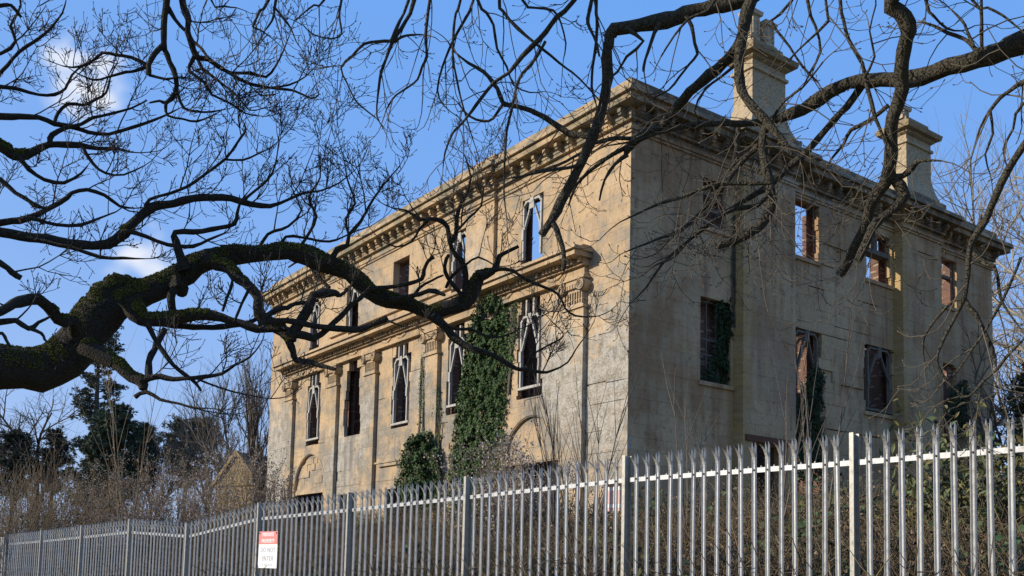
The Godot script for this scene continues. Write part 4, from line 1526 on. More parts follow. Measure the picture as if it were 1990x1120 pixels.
func make_oak() -> void:
	rng.seed = 2024
	var at := Vector3(-4.912, 0, -4.554)
	at.y = ground_at(at.x, at.z)
	var oak := thing("oak_tree", "mossy old oak reaching bare crooked limbs in from the left", "tree", at)
	var tr := MB.new()
	tr.tube(PackedVector3Array([Vector3(0, -0.2, 0), Vector3(0.02, 0.5, 0), Vector3(0, 1.6, 0.03), Vector3(-0.05, 3.2, 0), Vector3(0, 5.0, -0.05), Vector3(0.05, 7.0, 0), Vector3(0, 9.4, 0.1)]), PackedFloat32Array([0.62, 0.46, 0.42, 0.38, 0.32, 0.24, 0.12]), 16, 0.06, 5)
	put("trunk", tr, M.oak_bark, oak)
	limb(oak, 0, [at.x, at.y + 6.6, at.z, 0.12, -3.805, 5.013, -4.783, 0.085, -2.823, 5.747, -5.44, 0.06, -2.283, 5.816, -5.897, 0.045, -1.931, 5.739, -5.949, 0.02])
	limb(oak, 0, [-4.912,1.419,-4.554,0.262, -4.665,1.769,-4.666,0.209, -4.193,2.209,-5.268,0.164, -3.673,2.638,-5.726,0.145, -3.236,2.818,-6.038,0.136, -3.054,2.826,-6.163,0.133, -2.928,2.911,-6.229,0.141, -2.829,3.088,-6.261,0.137, -2.724,3.253,-6.292,0.138, -2.608,3.345,-6.336,0.112, -2.477,3.422,-6.386,0.094, -2.322,3.516,-6.44,0.086, -2.182,3.638,-6.474,0.079, -2.029,3.711,-6.522,0.064, -1.849,3.758,-6.583,0.061, -1.662,3.801,-6.642,0.059, -1.538,3.807,-6.685,0.061, -1.41,3.773,-6.741,0.065, -1.206,3.711,-6.826,0.061, -1.069,3.604,-6.901,0.061, -0.928,3.561,-6.951,0.058, -0.782,3.538,-6.992,0.05, -0.637,3.495,-7.034,0.05, -0.506,3.537,-7.048,0.054, -0.386,3.588,-7.055,0.054, -0.316,3.68,-7.044,0.054, -0.273,3.781,-7.027,0.047, -0.182,3.815,-7.029,0.023, -0.139,3.904,-7.012,0.02, -0.113,3.941,-7.005,0.016, 0.007,4.001,-7,0.012])
	limb(oak, 0, [-2.747,3.161,-6.246,0.096, -2.721,3.311,-6.252,0.089, -2.671,3.404,-6.272,0.071, -2.603,3.441,-6.309,0.064, -2.545,3.425,-6.355,0.056, -2.498,3.394,-6.399,0.045])
	limb(oak, 3, [-0.27,3.762,-6.967,0.035, -0.206,3.783,-6.955,0.023, -0.135,3.804,-6.942,0.015, -0.034,3.796,-6.935,0.012, 0.073,3.732,-6.941,0.011, 0.296,3.633,-6.938,0.009, 0.355,3.531,-6.951,0.008, 0.431,3.475,-6.951,0.007, 0.55,3.465,-6.932,0.005])
	limb(oak, 5, [-0.636,3.492,-7.022,0.042, -0.542,3.407,-7.015,0.035, -0.436,3.299,-7.004,0.027, -0.328,3.226,-6.989,0.023, -0.18,3.177,-6.959,0.019, -0.092,3.129,-6.942,0.017, 0.009,3.067,-6.92,0.016, 0.069,3.064,-6.902,0.015, 0.108,3.098,-6.878,0.011, 0.117,3.161,-6.842,0.009, 0.142,3.167,-6.831,0.007, 0.249,3.22,-6.777,0.007, 0.32,3.25,-6.741,0.006, 0.332,3.288,-6.716,0.004, 0.253,3.351,-6.669,0.004])
	limb(oak, 5, [0.067,3.032,-6.749,0.013, 0.194,3.01,-6.752,0.012, 0.263,3.022,-6.747,0.009, 0.369,3.079,-6.729,0.007, 0.424,3.17,-6.706,0.005, 0.472,3.237,-6.687,0.004])
	limb(oak, 3, [-0.515,3.327,-6.661,0.015, -0.422,3.29,-6.695,0.011, -0.315,3.299,-6.718,0.01, -0.225,3.264,-6.748,0.009, -0.098,3.263,-6.774,0.007, 0.028,3.324,-6.784,0.004])
	limb(oak, 4, [-2.479,3.291,-6.102,0.079, -2.442,3.223,-6.119,0.061, -2.396,3.168,-6.136,0.05, -2.243,3.178,-6.159,0.046, -2.087,3.212,-6.173,0.035, -1.968,3.212,-6.188,0.032, -1.846,3.186,-6.207,0.028, -1.686,3.145,-6.23,0.025, -1.601,3.139,-6.237,0.017, -1.484,3.149,-6.241,0.014])
	limb(oak, 4, [-2.34,3.17,-6.189,0.025, -2.236,3.163,-6.247,0.022, -2.071,3.168,-6.33,0.02, -1.902,3.204,-6.4,0.018, -1.797,3.238,-6.439,0.016, -1.683,3.309,-6.47,0.011])
	limb(oak, 3, [-2.085,3.636,-6.364,0.052, -2,3.613,-6.362,0.04, -1.937,3.592,-6.359,0.04, -1.854,3.517,-6.36,0.036, -1.775,3.452,-6.359,0.036, -1.719,3.376,-6.356,0.036, -1.705,3.268,-6.346,0.036, -1.643,3.216,-6.342,0.036, -1.551,3.165,-6.335,0.043, -1.483,3.12,-6.329,0.046, -1.493,3.083,-6.32,0.028, -1.464,3.016,-6.312,0.023, -1.443,2.96,-6.305,0.021, -1.352,2.949,-6.291,0.017, -1.292,2.928,-6.282,0.016, -1.232,2.91,-6.273,0.014, -1.169,2.895,-6.261,0.01])
	limb(oak, 3, [-1.456,3.079,-6.16,0.034, -1.403,3.164,-6.17,0.031, -1.33,3.31,-6.178,0.031, -1.316,3.358,-6.177,0.028, -1.25,3.382,-6.197,0.028, -1.182,3.391,-6.222,0.024, -1.15,3.38,-6.238,0.014, -1.109,3.433,-6.242,0.01])
	limb(oak, 4, [-1.444,3.089,-6.16,0.027, -1.401,3.101,-6.175,0.024, -1.327,3.087,-6.208,0.024, -1.296,3.09,-6.219,0.021, -1.228,3.157,-6.232,0.017, -1.146,3.241,-6.244,0.017, -1.086,3.316,-6.25,0.017, -1.022,3.378,-6.257,0.014, -0.954,3.457,-6.261,0.009])
	limb(oak, 3, [-1.648,3.148,-6.094,0.021, -1.524,3.175,-6.12,0.021, -1.424,3.173,-6.144,0.019, -1.323,3.162,-6.169,0.019, -1.22,3.154,-6.193,0.019, -1.088,3.153,-6.217,0.021, -1.009,3.158,-6.229,0.021, -0.947,3.187,-6.232,0.019, -0.852,3.231,-6.234,0.021, -0.842,3.235,-6.234,0.014])
	limb(oak, 3, [-0.852,3.225,-6.236,0.01, -0.792,3.196,-6.198,0.007, -0.737,3.167,-6.161,0.005])
	limb(oak, 4, [-1.617,3.176,-6.095,0.017, -1.544,3.27,-6.188,0.016, -1.498,3.29,-6.243,0.016, -1.462,3.33,-6.285,0.014, -1.396,3.359,-6.357,0.014, -1.335,3.396,-6.421,0.011])
	limb(oak, 4, [-2.688,2.951,-5.987,0.064, -2.638,2.913,-5.988,0.049, -2.54,2.867,-5.99,0.042, -2.467,2.833,-5.991,0.038, -2.388,2.763,-5.989,0.038, -2.326,2.738,-5.988,0.038, -2.307,2.682,-5.98,0.024])
	limb(oak, 6, [-2.323,2.733,-5.964,0.024, -2.268,2.75,-5.961,0.019, -2.198,2.761,-5.958,0.017, -2.115,2.744,-5.96,0.017, -2.041,2.752,-5.957,0.015, -1.921,2.766,-5.95,0.013, -1.811,2.783,-5.941,0.01, -1.725,2.836,-5.92,0.008, -1.636,2.881,-5.899,0.007, -1.56,2.958,-5.863,0.004, -1.538,2.998,-5.841,0.003])
	limb(oak, 3, [-2.275,2.751,-5.979,0.024, -2.296,2.869,-6.019,0.021, -2.28,2.951,-6.059,0.021, -2.265,3.045,-6.101,0.021, -2.249,3.103,-6.13,0.018])
	limb(oak, 3, [-2.314,3.106,-5.995,0.017, -2.289,3.061,-5.995,0.016, -2.222,2.951,-5.996,0.016, -2.133,2.843,-5.998,0.014, -2.056,2.783,-5.999,0.012, -1.989,2.732,-5.999,0.01, -1.954,2.684,-5.997,0.007])
	limb(oak, 5, [-2.352,2.631,-5.971,0.014, -2.276,2.663,-5.959,0.014, -2.189,2.616,-5.957,0.01, -2.065,2.592,-5.95,0.008, -1.979,2.567,-5.945,0.007, -1.881,2.565,-5.935,0.004])
	limb(oak, 2, [-1.937,2.734,-5.887,0.007, -1.797,2.687,-5.91,0.006, -1.67,2.658,-5.927,0.005, -1.505,2.636,-5.943,0.004, -1.411,2.649,-5.945,0.003])
	limb(oak, 4, [-2.767,3.035,-6.044,0.057, -2.76,3.096,-5.961,0.039, -2.788,3.081,-5.906,0.035, -2.808,3.084,-5.859,0.035, -2.821,3.131,-5.761,0.035, -2.842,3.154,-5.678,0.035, -2.895,3.107,-5.559,0.031, -2.94,3.016,-5.444,0.027, -3.006,2.921,-5.259,0.029])
	limb(oak, 6, [-3.059,2.965,-5.454,0.017, -2.955,2.96,-5.48,0.017, -2.875,2.975,-5.496,0.015, -2.806,2.936,-5.517,0.015, -2.753,2.974,-5.518,0.01, -2.688,3.013,-5.52,0.007])
	limb(oak, 5, [-2.792,2.93,-5.489,0.013, -2.711,2.901,-5.473,0.01, -2.686,2.862,-5.461,0.007, -2.665,2.85,-5.457,0.004])
	limb(oak, 4, [-2.969,2.872,-5.409,0.01, -2.894,2.877,-5.397,0.01, -2.864,2.835,-5.389,0.008, -2.835,2.798,-5.382,0.007])
	limb(oak, 0, [-2.286,3.487,-6.341,0.052, -2.268,3.459,-6.424,0.045, -2.272,3.431,-6.473,0.034])
	limb(oak, 5, [-2.219,3.559,-6.343,0.044, -2.24,3.643,-6.331,0.033, -2.276,3.741,-6.313,0.024, -2.284,3.805,-6.305,0.021, -2.181,3.829,-6.364,0.017, -2.072,3.869,-6.418,0.017, -1.944,3.928,-6.473,0.015, -1.922,4.007,-6.47,0.011, -1.907,4.075,-6.466,0.008, -1.862,4.15,-6.471,0.004])
	limb(oak, 4, [-2.246,3.413,-6.267,0.026, -2.276,3.346,-6.275,0.029, -2.264,3.257,-6.304,0.026])
	limb(oak, 5, [-4.912,3.315,-4.554,0.1, -4.183,3.665,-5.084,0.08, -3.665,3.612,-5.591,0.037, -3.365,3.638,-5.812,0.033, -3.226,3.64,-5.909,0.028, -3.09,3.642,-5.998,0.03, -2.948,3.651,-6.082,0.03, -2.819,3.653,-6.157,0.028, -2.684,3.686,-6.221,0.03, -2.596,3.768,-6.242,0.034, -2.528,3.855,-6.248,0.03, -2.437,3.95,-6.261,0.03, -2.302,4.002,-6.306,0.026, -2.185,4.05,-6.34,0.025, -2.071,4.076,-6.379,0.025, -1.952,4.089,-6.423,0.023, -1.835,4.072,-6.474,0.019, -1.712,4.077,-6.517,0.015, -1.588,4.139,-6.536,0.009, -1.459,4.204,-6.552,0.006])
	limb(oak, 5, [-2.559,3.741,-6.154,0.017, -2.518,3.753,-6.175,0.015, -2.437,3.739,-6.229,0.015, -2.323,3.716,-6.303,0.015, -2.18,3.733,-6.375,0.013, -2.088,3.791,-6.403,0.009, -1.979,3.855,-6.435,0.006])
	limb(oak, 5, [-3.041,3.59,-5.866,0.015, -2.859,3.564,-5.902,0.014, -2.746,3.545,-5.924,0.013, -2.611,3.508,-5.951,0.011, -2.472,3.51,-5.967,0.009, -2.344,3.513,-5.978,0.004])
	limb(oak, 5, [-4.912,3.28,-4.554,0.038, -3.549,3.63,-5.805,0.03, -3.278,3.734,-5.996,0.023, -3.189,3.767,-6.054,0.021, -3.092,3.832,-6.104,0.019, -3.023,3.893,-6.133,0.017, -2.942,3.969,-6.163,0.015, -2.92,4.003,-6.168,0.013, -2.839,4.042,-6.208,0.013, -2.752,4.034,-6.27,0.012, -2.676,3.986,-6.342,0.01, -2.592,3.993,-6.391,0.005])
	limb(oak, 6, [-3.154,3.744,-5.989,0.015, -3.103,3.775,-6.033,0.013, -2.993,3.779,-6.148,0.012, -2.886,3.813,-6.241,0.011, -2.797,3.882,-6.301,0.008, -2.705,3.953,-6.359,0.005])
	limb(oak, 4, [-3.174,3.405,-5.498,0.024, -3.04,3.344,-5.592,0.021, -2.991,3.299,-5.633,0.019, -2.947,3.276,-5.663,0.016])
	limb(oak, 5, [-4.912,3.866,-4.554,0.098, -4.424,4.216,-5.324,0.078, -3.63,4.357,-5.961,0.04, -3.4,4.304,-6.153,0.036, -3.356,4.279,-6.195,0.036, -3.311,4.273,-6.228,0.034, -3.237,4.31,-6.259,0.03, -3.15,4.377,-6.284,0.022, -3.067,4.398,-6.325,0.022, -2.975,4.414,-6.372,0.018, -2.89,4.416,-6.42,0.014, -2.778,4.441,-6.469,0.01, -2.69,4.438,-6.517,0.005])
	limb(oak, 6, [-3.126,4.356,-6.236,0.018, -3.118,4.371,-6.238,0.018, -3.107,4.424,-6.237,0.016, -3.039,4.489,-6.273,0.014, -2.96,4.539,-6.322,0.012, -2.897,4.601,-6.351,0.01, -2.795,4.661,-6.409,0.01, -2.687,4.731,-6.465,0.008, -2.598,4.807,-6.5,0.006])
	limb(oak, 6, [-4.912,4.102,-4.554,0.035, -3.716,4.452,-5.985,0.028, -3.408,4.502,-6.142,0.024, -3.308,4.519,-6.188,0.022, -3.202,4.538,-6.235,0.018, -3.121,4.523,-6.283,0.017, -3.016,4.525,-6.333,0.016, -2.931,4.512,-6.379,0.014, -2.818,4.522,-6.425,0.013, -2.71,4.572,-6.448,0.012, -2.592,4.627,-6.472,0.01, -2.467,4.693,-6.489,0.008, -2.379,4.747,-6.496,0.004])
	limb(oak, 6, [-4.912,4.272,-4.554,0.02, -3.642,4.622,-5.947,0.016, -3.412,4.689,-6.124,0.014, -3.322,4.708,-6.191,0.012, -3.229,4.713,-6.267,0.011, -3.151,4.74,-6.315,0.011, -3.088,4.796,-6.337,0.009, -3.048,4.888,-6.33,0.008, -2.97,4.975,-6.346,0.006, -2.867,5.051,-6.38,0.003])
	limb(oak, 6, [-3.12,4.529,-6.28,0.012, -3.102,4.592,-6.283,0.011, -3.051,4.672,-6.304,0.011, -2.975,4.697,-6.366,0.01, -2.905,4.758,-6.404,0.009, -2.851,4.819,-6.427,0.008, -2.827,4.927,-6.422,0.006, -2.785,5.04,-6.423,0.003])
	limb(oak, 6, [-3.552,4.564,-6.03,0.016, -3.398,4.765,-6.088,0.013, -3.296,4.923,-6.11,0.011, -3.192,5.037,-6.145,0.011, -3.13,5.115,-6.16,0.009, -3.061,5.227,-6.165,0.006, -3.033,5.313,-6.152,0.003])
	limb(oak, 5, [-3.568,4.775,-5.912,0.016, -3.385,4.873,-6.048,0.012, -3.306,4.977,-6.075,0.011, -3.33,5.064,-6.045,0.008, -3.271,5.204,-6.042,0.007, -3.291,5.35,-5.995,0.004])
	limb(oak, 3, [-3.331,4.922,-5.582,0.015, -3.181,4.961,-5.646,0.014, -3.125,4.977,-5.668,0.012, -3.086,4.93,-5.716,0.008])
	limb(oak, 6, [-3.267,4.219,-6.102,0.02, -3.239,4.198,-6.116,0.018, -3.196,4.142,-6.144,0.016, -3.111,4.094,-6.182,0.014, -2.997,4.086,-6.215,0.012, -2.888,4.154,-6.212,0.008, -2.842,4.203,-6.2,0.004])
	limb(oak, 5, [-3.414,4.044,-5.849,0.017, -3.237,3.968,-5.887,0.015, -3.148,3.894,-5.91,0.014, -3.011,3.821,-5.937,0.012, -2.965,3.811,-5.943,0.007])
	limb(oak, 6, [-2.859,4.308,-6.147,0.012, -2.802,4.211,-6.184,0.01, -2.727,4.159,-6.215,0.008, -2.616,4.16,-6.235,0.006, -2.481,4.224,-6.229,0.004])
	limb(oak, 4, [-2.311,5.752,-5.931,0.032, -2.328,5.463,-6.025,0.024, -2.337,5.285,-6.078,0.022, -2.356,5.191,-6.099,0.02, -2.366,5.076,-6.127,0.019, -2.361,4.985,-6.154,0.019, -2.332,4.918,-6.179,0.018, -2.3,4.828,-6.21,0.017, -2.302,4.733,-6.232,0.016, -2.36,4.656,-6.224,0.013, -2.393,4.657,-6.2,0.009, -2.45,4.629,-6.174,0.006])
	limb(oak, 6, [-2.286,4.705,-6.198,0.012, -2.276,4.703,-6.2,0.01, -2.242,4.623,-6.223,0.009, -2.156,4.606,-6.235,0.008, -2.055,4.61,-6.238,0.006, -1.958,4.627,-6.232,0.003])
	limb(oak, 6, [-2.353,4.646,-6.203,0.012, -2.353,4.62,-6.209,0.011, -2.342,4.567,-6.223,0.009, -2.244,4.553,-6.239,0.008, -2.158,4.546,-6.25,0.008, -2.054,4.583,-6.24,0.005, -1.99,4.614,-6.228,0.003])
	limb(oak, 3, [-2.361,5.004,-6.132,0.016, -2.369,4.995,-6.127,0.018, -2.409,4.93,-6.109,0.019, -2.438,4.847,-6.099,0.016, -2.435,4.785,-6.101,0.014])
	limb(oak, 6, [-2.469,4.875,-6.159,0.014, -2.475,4.878,-6.158,0.013, -2.573,4.919,-6.141,0.011, -2.672,4.931,-6.134,0.01, -2.758,4.939,-6.127,0.01, -2.859,4.88,-6.159,0.008, -2.962,4.856,-6.165,0.006, -3.034,4.861,-6.158,0.004])
	limb(oak, 6, [-2.469,4.875,-6.159,0.012, -2.56,4.849,-6.18,0.01, -2.623,4.843,-6.186,0.009, -2.745,4.815,-6.205,0.008, -2.851,4.799,-6.215,0.006, -2.967,4.842,-6.2,0.004])
	limb(oak, 6, [-2.468,4.828,-6.184,0.01, -2.355,4.801,-6.187,0.008, -2.273,4.81,-6.175,0.006, -2.222,4.795,-6.176,0.003])
	limb(oak, 4, [-2.214,5.772,-5.955,0.032, -2.243,5.482,-6.049,0.026, -2.246,5.305,-6.106,0.024, -2.231,5.241,-6.13,0.023, -2.214,5.187,-6.151,0.021, -2.223,5.127,-6.166,0.021, -2.203,5.063,-6.19,0.021, -2.175,4.983,-6.22,0.022, -2.153,4.964,-6.23,0.016])
	limb(oak, 3, [-2.341,5.258,-6.115,0.016, -2.291,5.176,-6.12,0.013, -2.228,5.109,-6.123,0.012])
	limb(oak, 6, [-2.185,4.975,-6.212,0.016, -2.207,4.922,-6.213,0.012, -2.21,4.875,-6.219,0.012, -2.117,4.81,-6.241,0.011, -2.068,4.739,-6.26,0.009, -1.939,4.686,-6.277,0.008, -1.855,4.631,-6.292,0.006, -1.771,4.616,-6.294,0.004])
	limb(oak, 6, [-2.17,4.972,-6.219,0.018, -2.093,4.964,-6.227,0.016, -2.021,4.922,-6.246,0.016, -1.945,4.893,-6.26,0.012, -1.817,4.896,-6.26,0.011, -1.715,4.875,-6.27,0.009, -1.642,4.936,-6.227,0.007, -1.58,5.013,-6.169,0.005, -1.534,5.079,-6.114,0.003])
	limb(oak, 6, [-1.966,4.883,-6.217,0.012, -1.832,4.816,-6.24,0.01, -1.678,4.788,-6.246,0.009, -1.522,4.772,-6.243,0.008, -1.405,4.726,-6.253,0.006, -1.351,4.744,-6.237,0.005, -1.359,4.777,-6.203,0.003])
	limb(oak, 5, [-1.699,4.827,-6.324,0.008, -1.559,4.827,-6.275,0.007, -1.444,4.852,-6.214,0.005, -1.356,4.894,-6.142,0.003])
	limb(oak, 5, [-2.191,5.062,-6.163,0.012, -2.103,4.977,-6.115,0.01, -2.042,4.885,-6.073,0.008])
	limb(oak, 6, [-2.13,4.912,-6.147,0.012, -2.11,4.868,-6.155,0.012, -2.003,4.791,-6.171,0.01, -1.877,4.697,-6.189,0.008, -1.799,4.61,-6.204,0.005, -1.725,4.614,-6.193,0.003])
	limb(oak, 7, [-2.463,3.945,-6.232,0.013, -2.437,3.997,-6.237,0.011, -2.355,4.045,-6.274,0.01, -2.268,4.097,-6.311,0.009, -2.19,4.157,-6.338,0.01, -2.098,4.248,-6.362,0.01, -1.992,4.357,-6.385,0.009, -1.896,4.509,-6.388,0.008, -1.866,4.567,-6.385,0.006, -1.899,4.629,-6.365,0.003])
	limb(oak, 7, [-1.993,4.334,-6.356,0.008, -1.89,4.365,-6.431,0.007, -1.809,4.426,-6.474,0.006, -1.714,4.508,-6.519,0.005, -1.62,4.633,-6.552,0.003])
	limb(oak, 7, [-1.872,4.058,-6.393,0.011, -1.809,4.125,-6.406,0.009, -1.713,4.226,-6.424,0.008, -1.665,4.334,-6.42,0.006, -1.648,4.453,-6.402,0.004])
	limb(oak, 7, [-1.575,4.104,-6.455,0.009, -1.477,4.163,-6.479,0.008, -1.379,4.19,-6.513,0.006, -1.245,4.267,-6.541,0.005, -1.143,4.365,-6.549,0.003])
	limb(oak, 7, [-1.314,3.715,-6.649,0.023, -1.262,3.824,-6.639,0.017, -1.194,3.859,-6.65,0.015, -1.183,3.929,-6.637,0.014, -1.103,4.029,-6.631,0.011, -1.037,4.153,-6.614,0.009, -0.949,4.279,-6.597,0.007, -0.861,4.386,-6.583,0.004])
	limb(oak, 7, [-1.178,3.918,-6.607,0.011, -1.2,4.028,-6.586,0.009, -1.139,4.138,-6.58,0.008, -1.192,4.288,-6.544,0.006, -1.217,4.421,-6.512,0.003])
	limb(oak, 7, [-1.557,3.81,-6.673,0.015, -1.472,3.941,-6.67,0.011, -1.42,4.067,-6.655,0.01, -1.472,4.182,-6.62,0.008, -1.395,4.326,-6.603,0.006, -1.407,4.475,-6.561,0.003])
	limb(oak, 7, [-1.813,3.785,-6.617,0.013, -1.747,3.915,-6.617,0.011, -1.615,3.987,-6.654,0.009, -1.53,4.103,-6.659,0.007, -1.583,4.22,-6.627,0.005])
	limb(oak, 4, [-0.373,3.603,-7.01,0.027, -0.389,3.821,-6.967,0.021, -0.45,3.906,-6.947,0.018, -0.497,3.987,-6.927,0.016, -0.513,4.086,-6.903,0.015, -0.555,4.137,-6.889,0.018, -0.645,4.15,-6.886,0.014, -0.72,4.148,-6.887,0.012, -0.813,4.201,-6.869,0.008, -0.907,4.215,-6.863,0.005])
	limb(oak, 6, [-0.494,3.973,-6.886,0.019, -0.451,4.037,-6.891,0.017, -0.447,4.17,-6.886,0.016, -0.42,4.273,-6.883,0.012, -0.384,4.336,-6.884,0.01, -0.354,4.466,-6.876,0.008, -0.394,4.596,-6.864,0.004])
	limb(oak, 6, [-0.45,4.053,-6.861,0.012, -0.364,4.158,-6.88,0.009, -0.274,4.263,-6.898,0.008, -0.259,4.4,-6.898,0.006, -0.187,4.521,-6.905,0.003])
	limb(oak, 3, [-0.392,3.566,-7.019,0.019, -0.414,3.628,-6.981,0.015, -0.503,3.723,-6.908,0.015, -0.524,3.786,-6.866,0.014, -0.509,3.84,-6.833,0.012, -0.494,3.865,-6.817,0.01])
	limb(oak, 2, [-1.067,3.603,-6.833,0.023, -0.983,3.604,-6.816,0.017, -0.858,3.616,-6.784,0.015, -0.761,3.629,-6.757,0.015, -0.671,3.655,-6.725,0.015, -0.655,3.706,-6.687,0.014, -0.624,3.758,-6.648,0.014, -0.583,3.781,-6.626,0.013])
	limb(oak, 1, [-0.903,3.533,-6.877,0.023, -0.776,3.545,-6.792,0.017, -0.698,3.547,-6.741,0.017, -0.609,3.557,-6.677,0.018, -0.533,3.527,-6.632,0.015, -0.499,3.507,-6.612,0.011])
	limb(oak, 4, [-0.521,3.668,-6.982,0.014, -0.468,3.752,-6.936,0.012, -0.374,3.817,-6.893,0.009, -0.281,3.865,-6.857,0.007, -0.168,3.808,-6.851,0.005])
	limb(oak, 6, [-0.775,3.522,-6.895,0.015, -0.706,3.642,-6.91,0.011, -0.58,3.732,-6.942,0.009, -0.537,3.756,-6.954,0.006])
	limb(oak, 6, [-0.63,4.09,-6.726,0.011, -0.705,4.031,-6.766,0.009, -0.762,3.953,-6.814,0.008, -0.875,3.921,-6.841,0.006, -0.969,3.957,-6.841,0.004])
	limb(oak, 6, [-1.335,3.591,-6.789,0.015, -1.454,3.708,-6.813,0.012, -1.536,3.806,-6.828,0.009, -1.656,3.763,-6.88,0.006])
	limb(oak, 5, [-1.677,3.805,-6.646,0.015, -1.63,3.913,-6.655,0.011, -1.517,3.929,-6.713,0.009, -1.351,3.934,-6.801,0.008, -1.179,4.033,-6.855,0.005, -1.073,4.086,-6.887,0.003])
	limb(oak, 4, [-1.878,3.488,-6.039,0.012, -1.805,3.409,-6.048,0.01, -1.834,3.287,-6.033,0.009, -1.852,3.2,-6.021,0.009])
	limb(oak, 4, [-1.705,3.399,-6.117,0.01, -1.75,3.271,-6.086,0.009, -1.785,3.145,-6.056,0.008])

func make_ash() -> void:
	rng.seed = 4048
	var at := Vector3(6.3, 0, -3.4)
	at.y = ground_at(at.x, at.z)
	var ash := thing("ash_tree", "grey-barked bare tree hanging drooping limbs and upturned twigs from the right", "tree", at)
	var tr := MB.new()
	tr.tube(PackedVector3Array([Vector3(0, -0.2, 0), Vector3(0, 0.5, 0.02), Vector3(0.03, 2.0, 0), Vector3(0, 4.2, -0.03), Vector3(0.05, 6.6, 0), Vector3(0, 9.8, 0.1)]), PackedFloat32Array([0.5, 0.36, 0.32, 0.27, 0.2, 0.1]), 16, 0.05, 3)
	put("trunk", tr, M.ash_bark, ash)
	limb(ash, 1, [6.3,5.333,-3.4,0.113, 2.3,5.683,-4.648,0.091, 1.755,5.36,-5.065,0.062, 1.43,5.049,-5.34,0.045, 1.341,4.978,-5.399,0.038, 1.308,4.966,-5.412,0.038, 1.174,4.953,-5.442,0.041, 1.011,4.932,-5.477,0.041, 0.848,4.889,-5.52,0.045, 0.696,4.872,-5.542,0.041, 0.581,4.859,-5.556,0.038, 0.527,4.837,-5.571,0.036, 0.518,4.797,-5.592,0.032, 0.511,4.754,-5.614,0.031, 0.52,4.617,-5.678,0.032, 0.513,4.519,-5.724,0.032, 0.49,4.417,-5.77,0.031, 0.443,4.293,-5.824,0.031, 0.389,4.166,-5.877,0.031, 0.323,4.048,-5.924,0.031, 0.242,3.891,-5.98,0.029, 0.18,3.788,-6.015,0.025, 0.148,3.745,-6.028,0.024])
	limb(ash, 1, [0.214,3.826,-5.997,0.02, 0.245,3.766,-5.996,0.017, 0.279,3.667,-5.996,0.017, 0.297,3.577,-5.997,0.015, 0.289,3.507,-5.997,0.013])
	limb(ash, 4, [0.388,4.145,-5.859,0.012, 0.317,4.116,-5.842,0.01, 0.255,4.097,-5.824,0.01, 0.134,4.058,-5.786,0.009, 0.018,4.011,-5.75,0.007, -0.06,3.987,-5.722,0.004])
	limb(ash, 3, [0.448,4.327,-5.883,0.021, 0.378,4.355,-5.904,0.021, 0.304,4.374,-5.928,0.019, 0.193,4.457,-5.945,0.017, 0.058,4.539,-5.966,0.016, -0.078,4.585,-5.997,0.016, -0.118,4.604,-6.003,0.015, -0.156,4.692,-5.995,0.014, -0.194,4.741,-5.992,0.012, -0.245,4.8,-5.989,0.011, -0.346,4.86,-5.996,0.009, -0.434,4.93,-5.995,0.006, -0.482,4.997,-5.987,0.004])
	limb(ash, 4, [-0.116,4.637,-6.083,0.011, -0.179,4.569,-6.147,0.009, -0.243,4.555,-6.171,0.009, -0.346,4.594,-6.177,0.007, -0.416,4.674,-6.164,0.004])
	limb(ash, 2, [1.325,4.974,-5.275,0.034, 1.282,4.833,-5.303,0.034, 1.258,4.724,-5.322,0.032, 1.247,4.609,-5.339,0.028, 1.245,4.494,-5.353,0.028, 1.253,4.42,-5.359,0.029, 1.285,4.346,-5.357,0.028, 1.354,4.248,-5.341,0.026, 1.415,4.165,-5.324,0.024, 1.472,4.081,-5.308,0.021, 1.506,4.025,-5.297,0.016, 1.533,3.983,-5.289,0.01])
	limb(ash, 2, [1.275,4.734,-5.432,0.032, 1.236,4.687,-5.541,0.032, 1.145,4.645,-5.678,0.031, 1.048,4.601,-5.812,0.03, 0.985,4.56,-5.908,0.03, 0.93,4.506,-6.009,0.03, 0.821,4.47,-6.121,0.031, 0.743,4.449,-6.192,0.029, 0.721,4.419,-6.236,0.025, 0.705,4.397,-6.268,0.015])
	limb(ash, 4, [0.763,4.484,-6.222,0.015, 0.646,4.499,-6.246,0.013, 0.5,4.481,-6.292,0.012, 0.408,4.429,-6.34,0.011, 0.263,4.371,-6.398,0.009, 0.107,4.336,-6.442,0.006])
	limb(ash, 4, [0.742,4.455,-6.238,0.018, 0.619,4.408,-6.299,0.015, 0.489,4.331,-6.375,0.012, 0.39,4.248,-6.442,0.01, 0.344,4.131,-6.517,0.006])
	limb(ash, 4, [0.715,4.397,-6.267,0.015, 0.635,4.327,-6.275,0.012, 0.569,4.225,-6.288,0.009, 0.538,4.089,-6.305,0.006])
	limb(ash, 2, [6.3,4.283,-3.4,0.222, 3.434,4.633,-3.22,0.178, 3.235,4.498,-3.902,0.105, 2.917,4.394,-4.44,0.07, 2.579,4.385,-4.783,0.055, 2.5,4.375,-4.859,0.05, 2.419,4.366,-4.932,0.047, 2.296,4.374,-5.021,0.046, 2.188,4.362,-5.107,0.046, 2.094,4.368,-5.167,0.041, 1.959,4.399,-5.234,0.036, 1.854,4.411,-5.289,0.035, 1.763,4.386,-5.358,0.037, 1.684,4.345,-5.427,0.037, 1.598,4.323,-5.483,0.032, 1.486,4.305,-5.548,0.025, 1.368,4.308,-5.6,0.02, 1.245,4.325,-5.642,0.019, 1.12,4.342,-5.683,0.017, 0.997,4.341,-5.729,0.014, 0.87,4.326,-5.78,0.01, 0.714,4.295,-5.843,0.007, 0.546,4.284,-5.895,0.004])
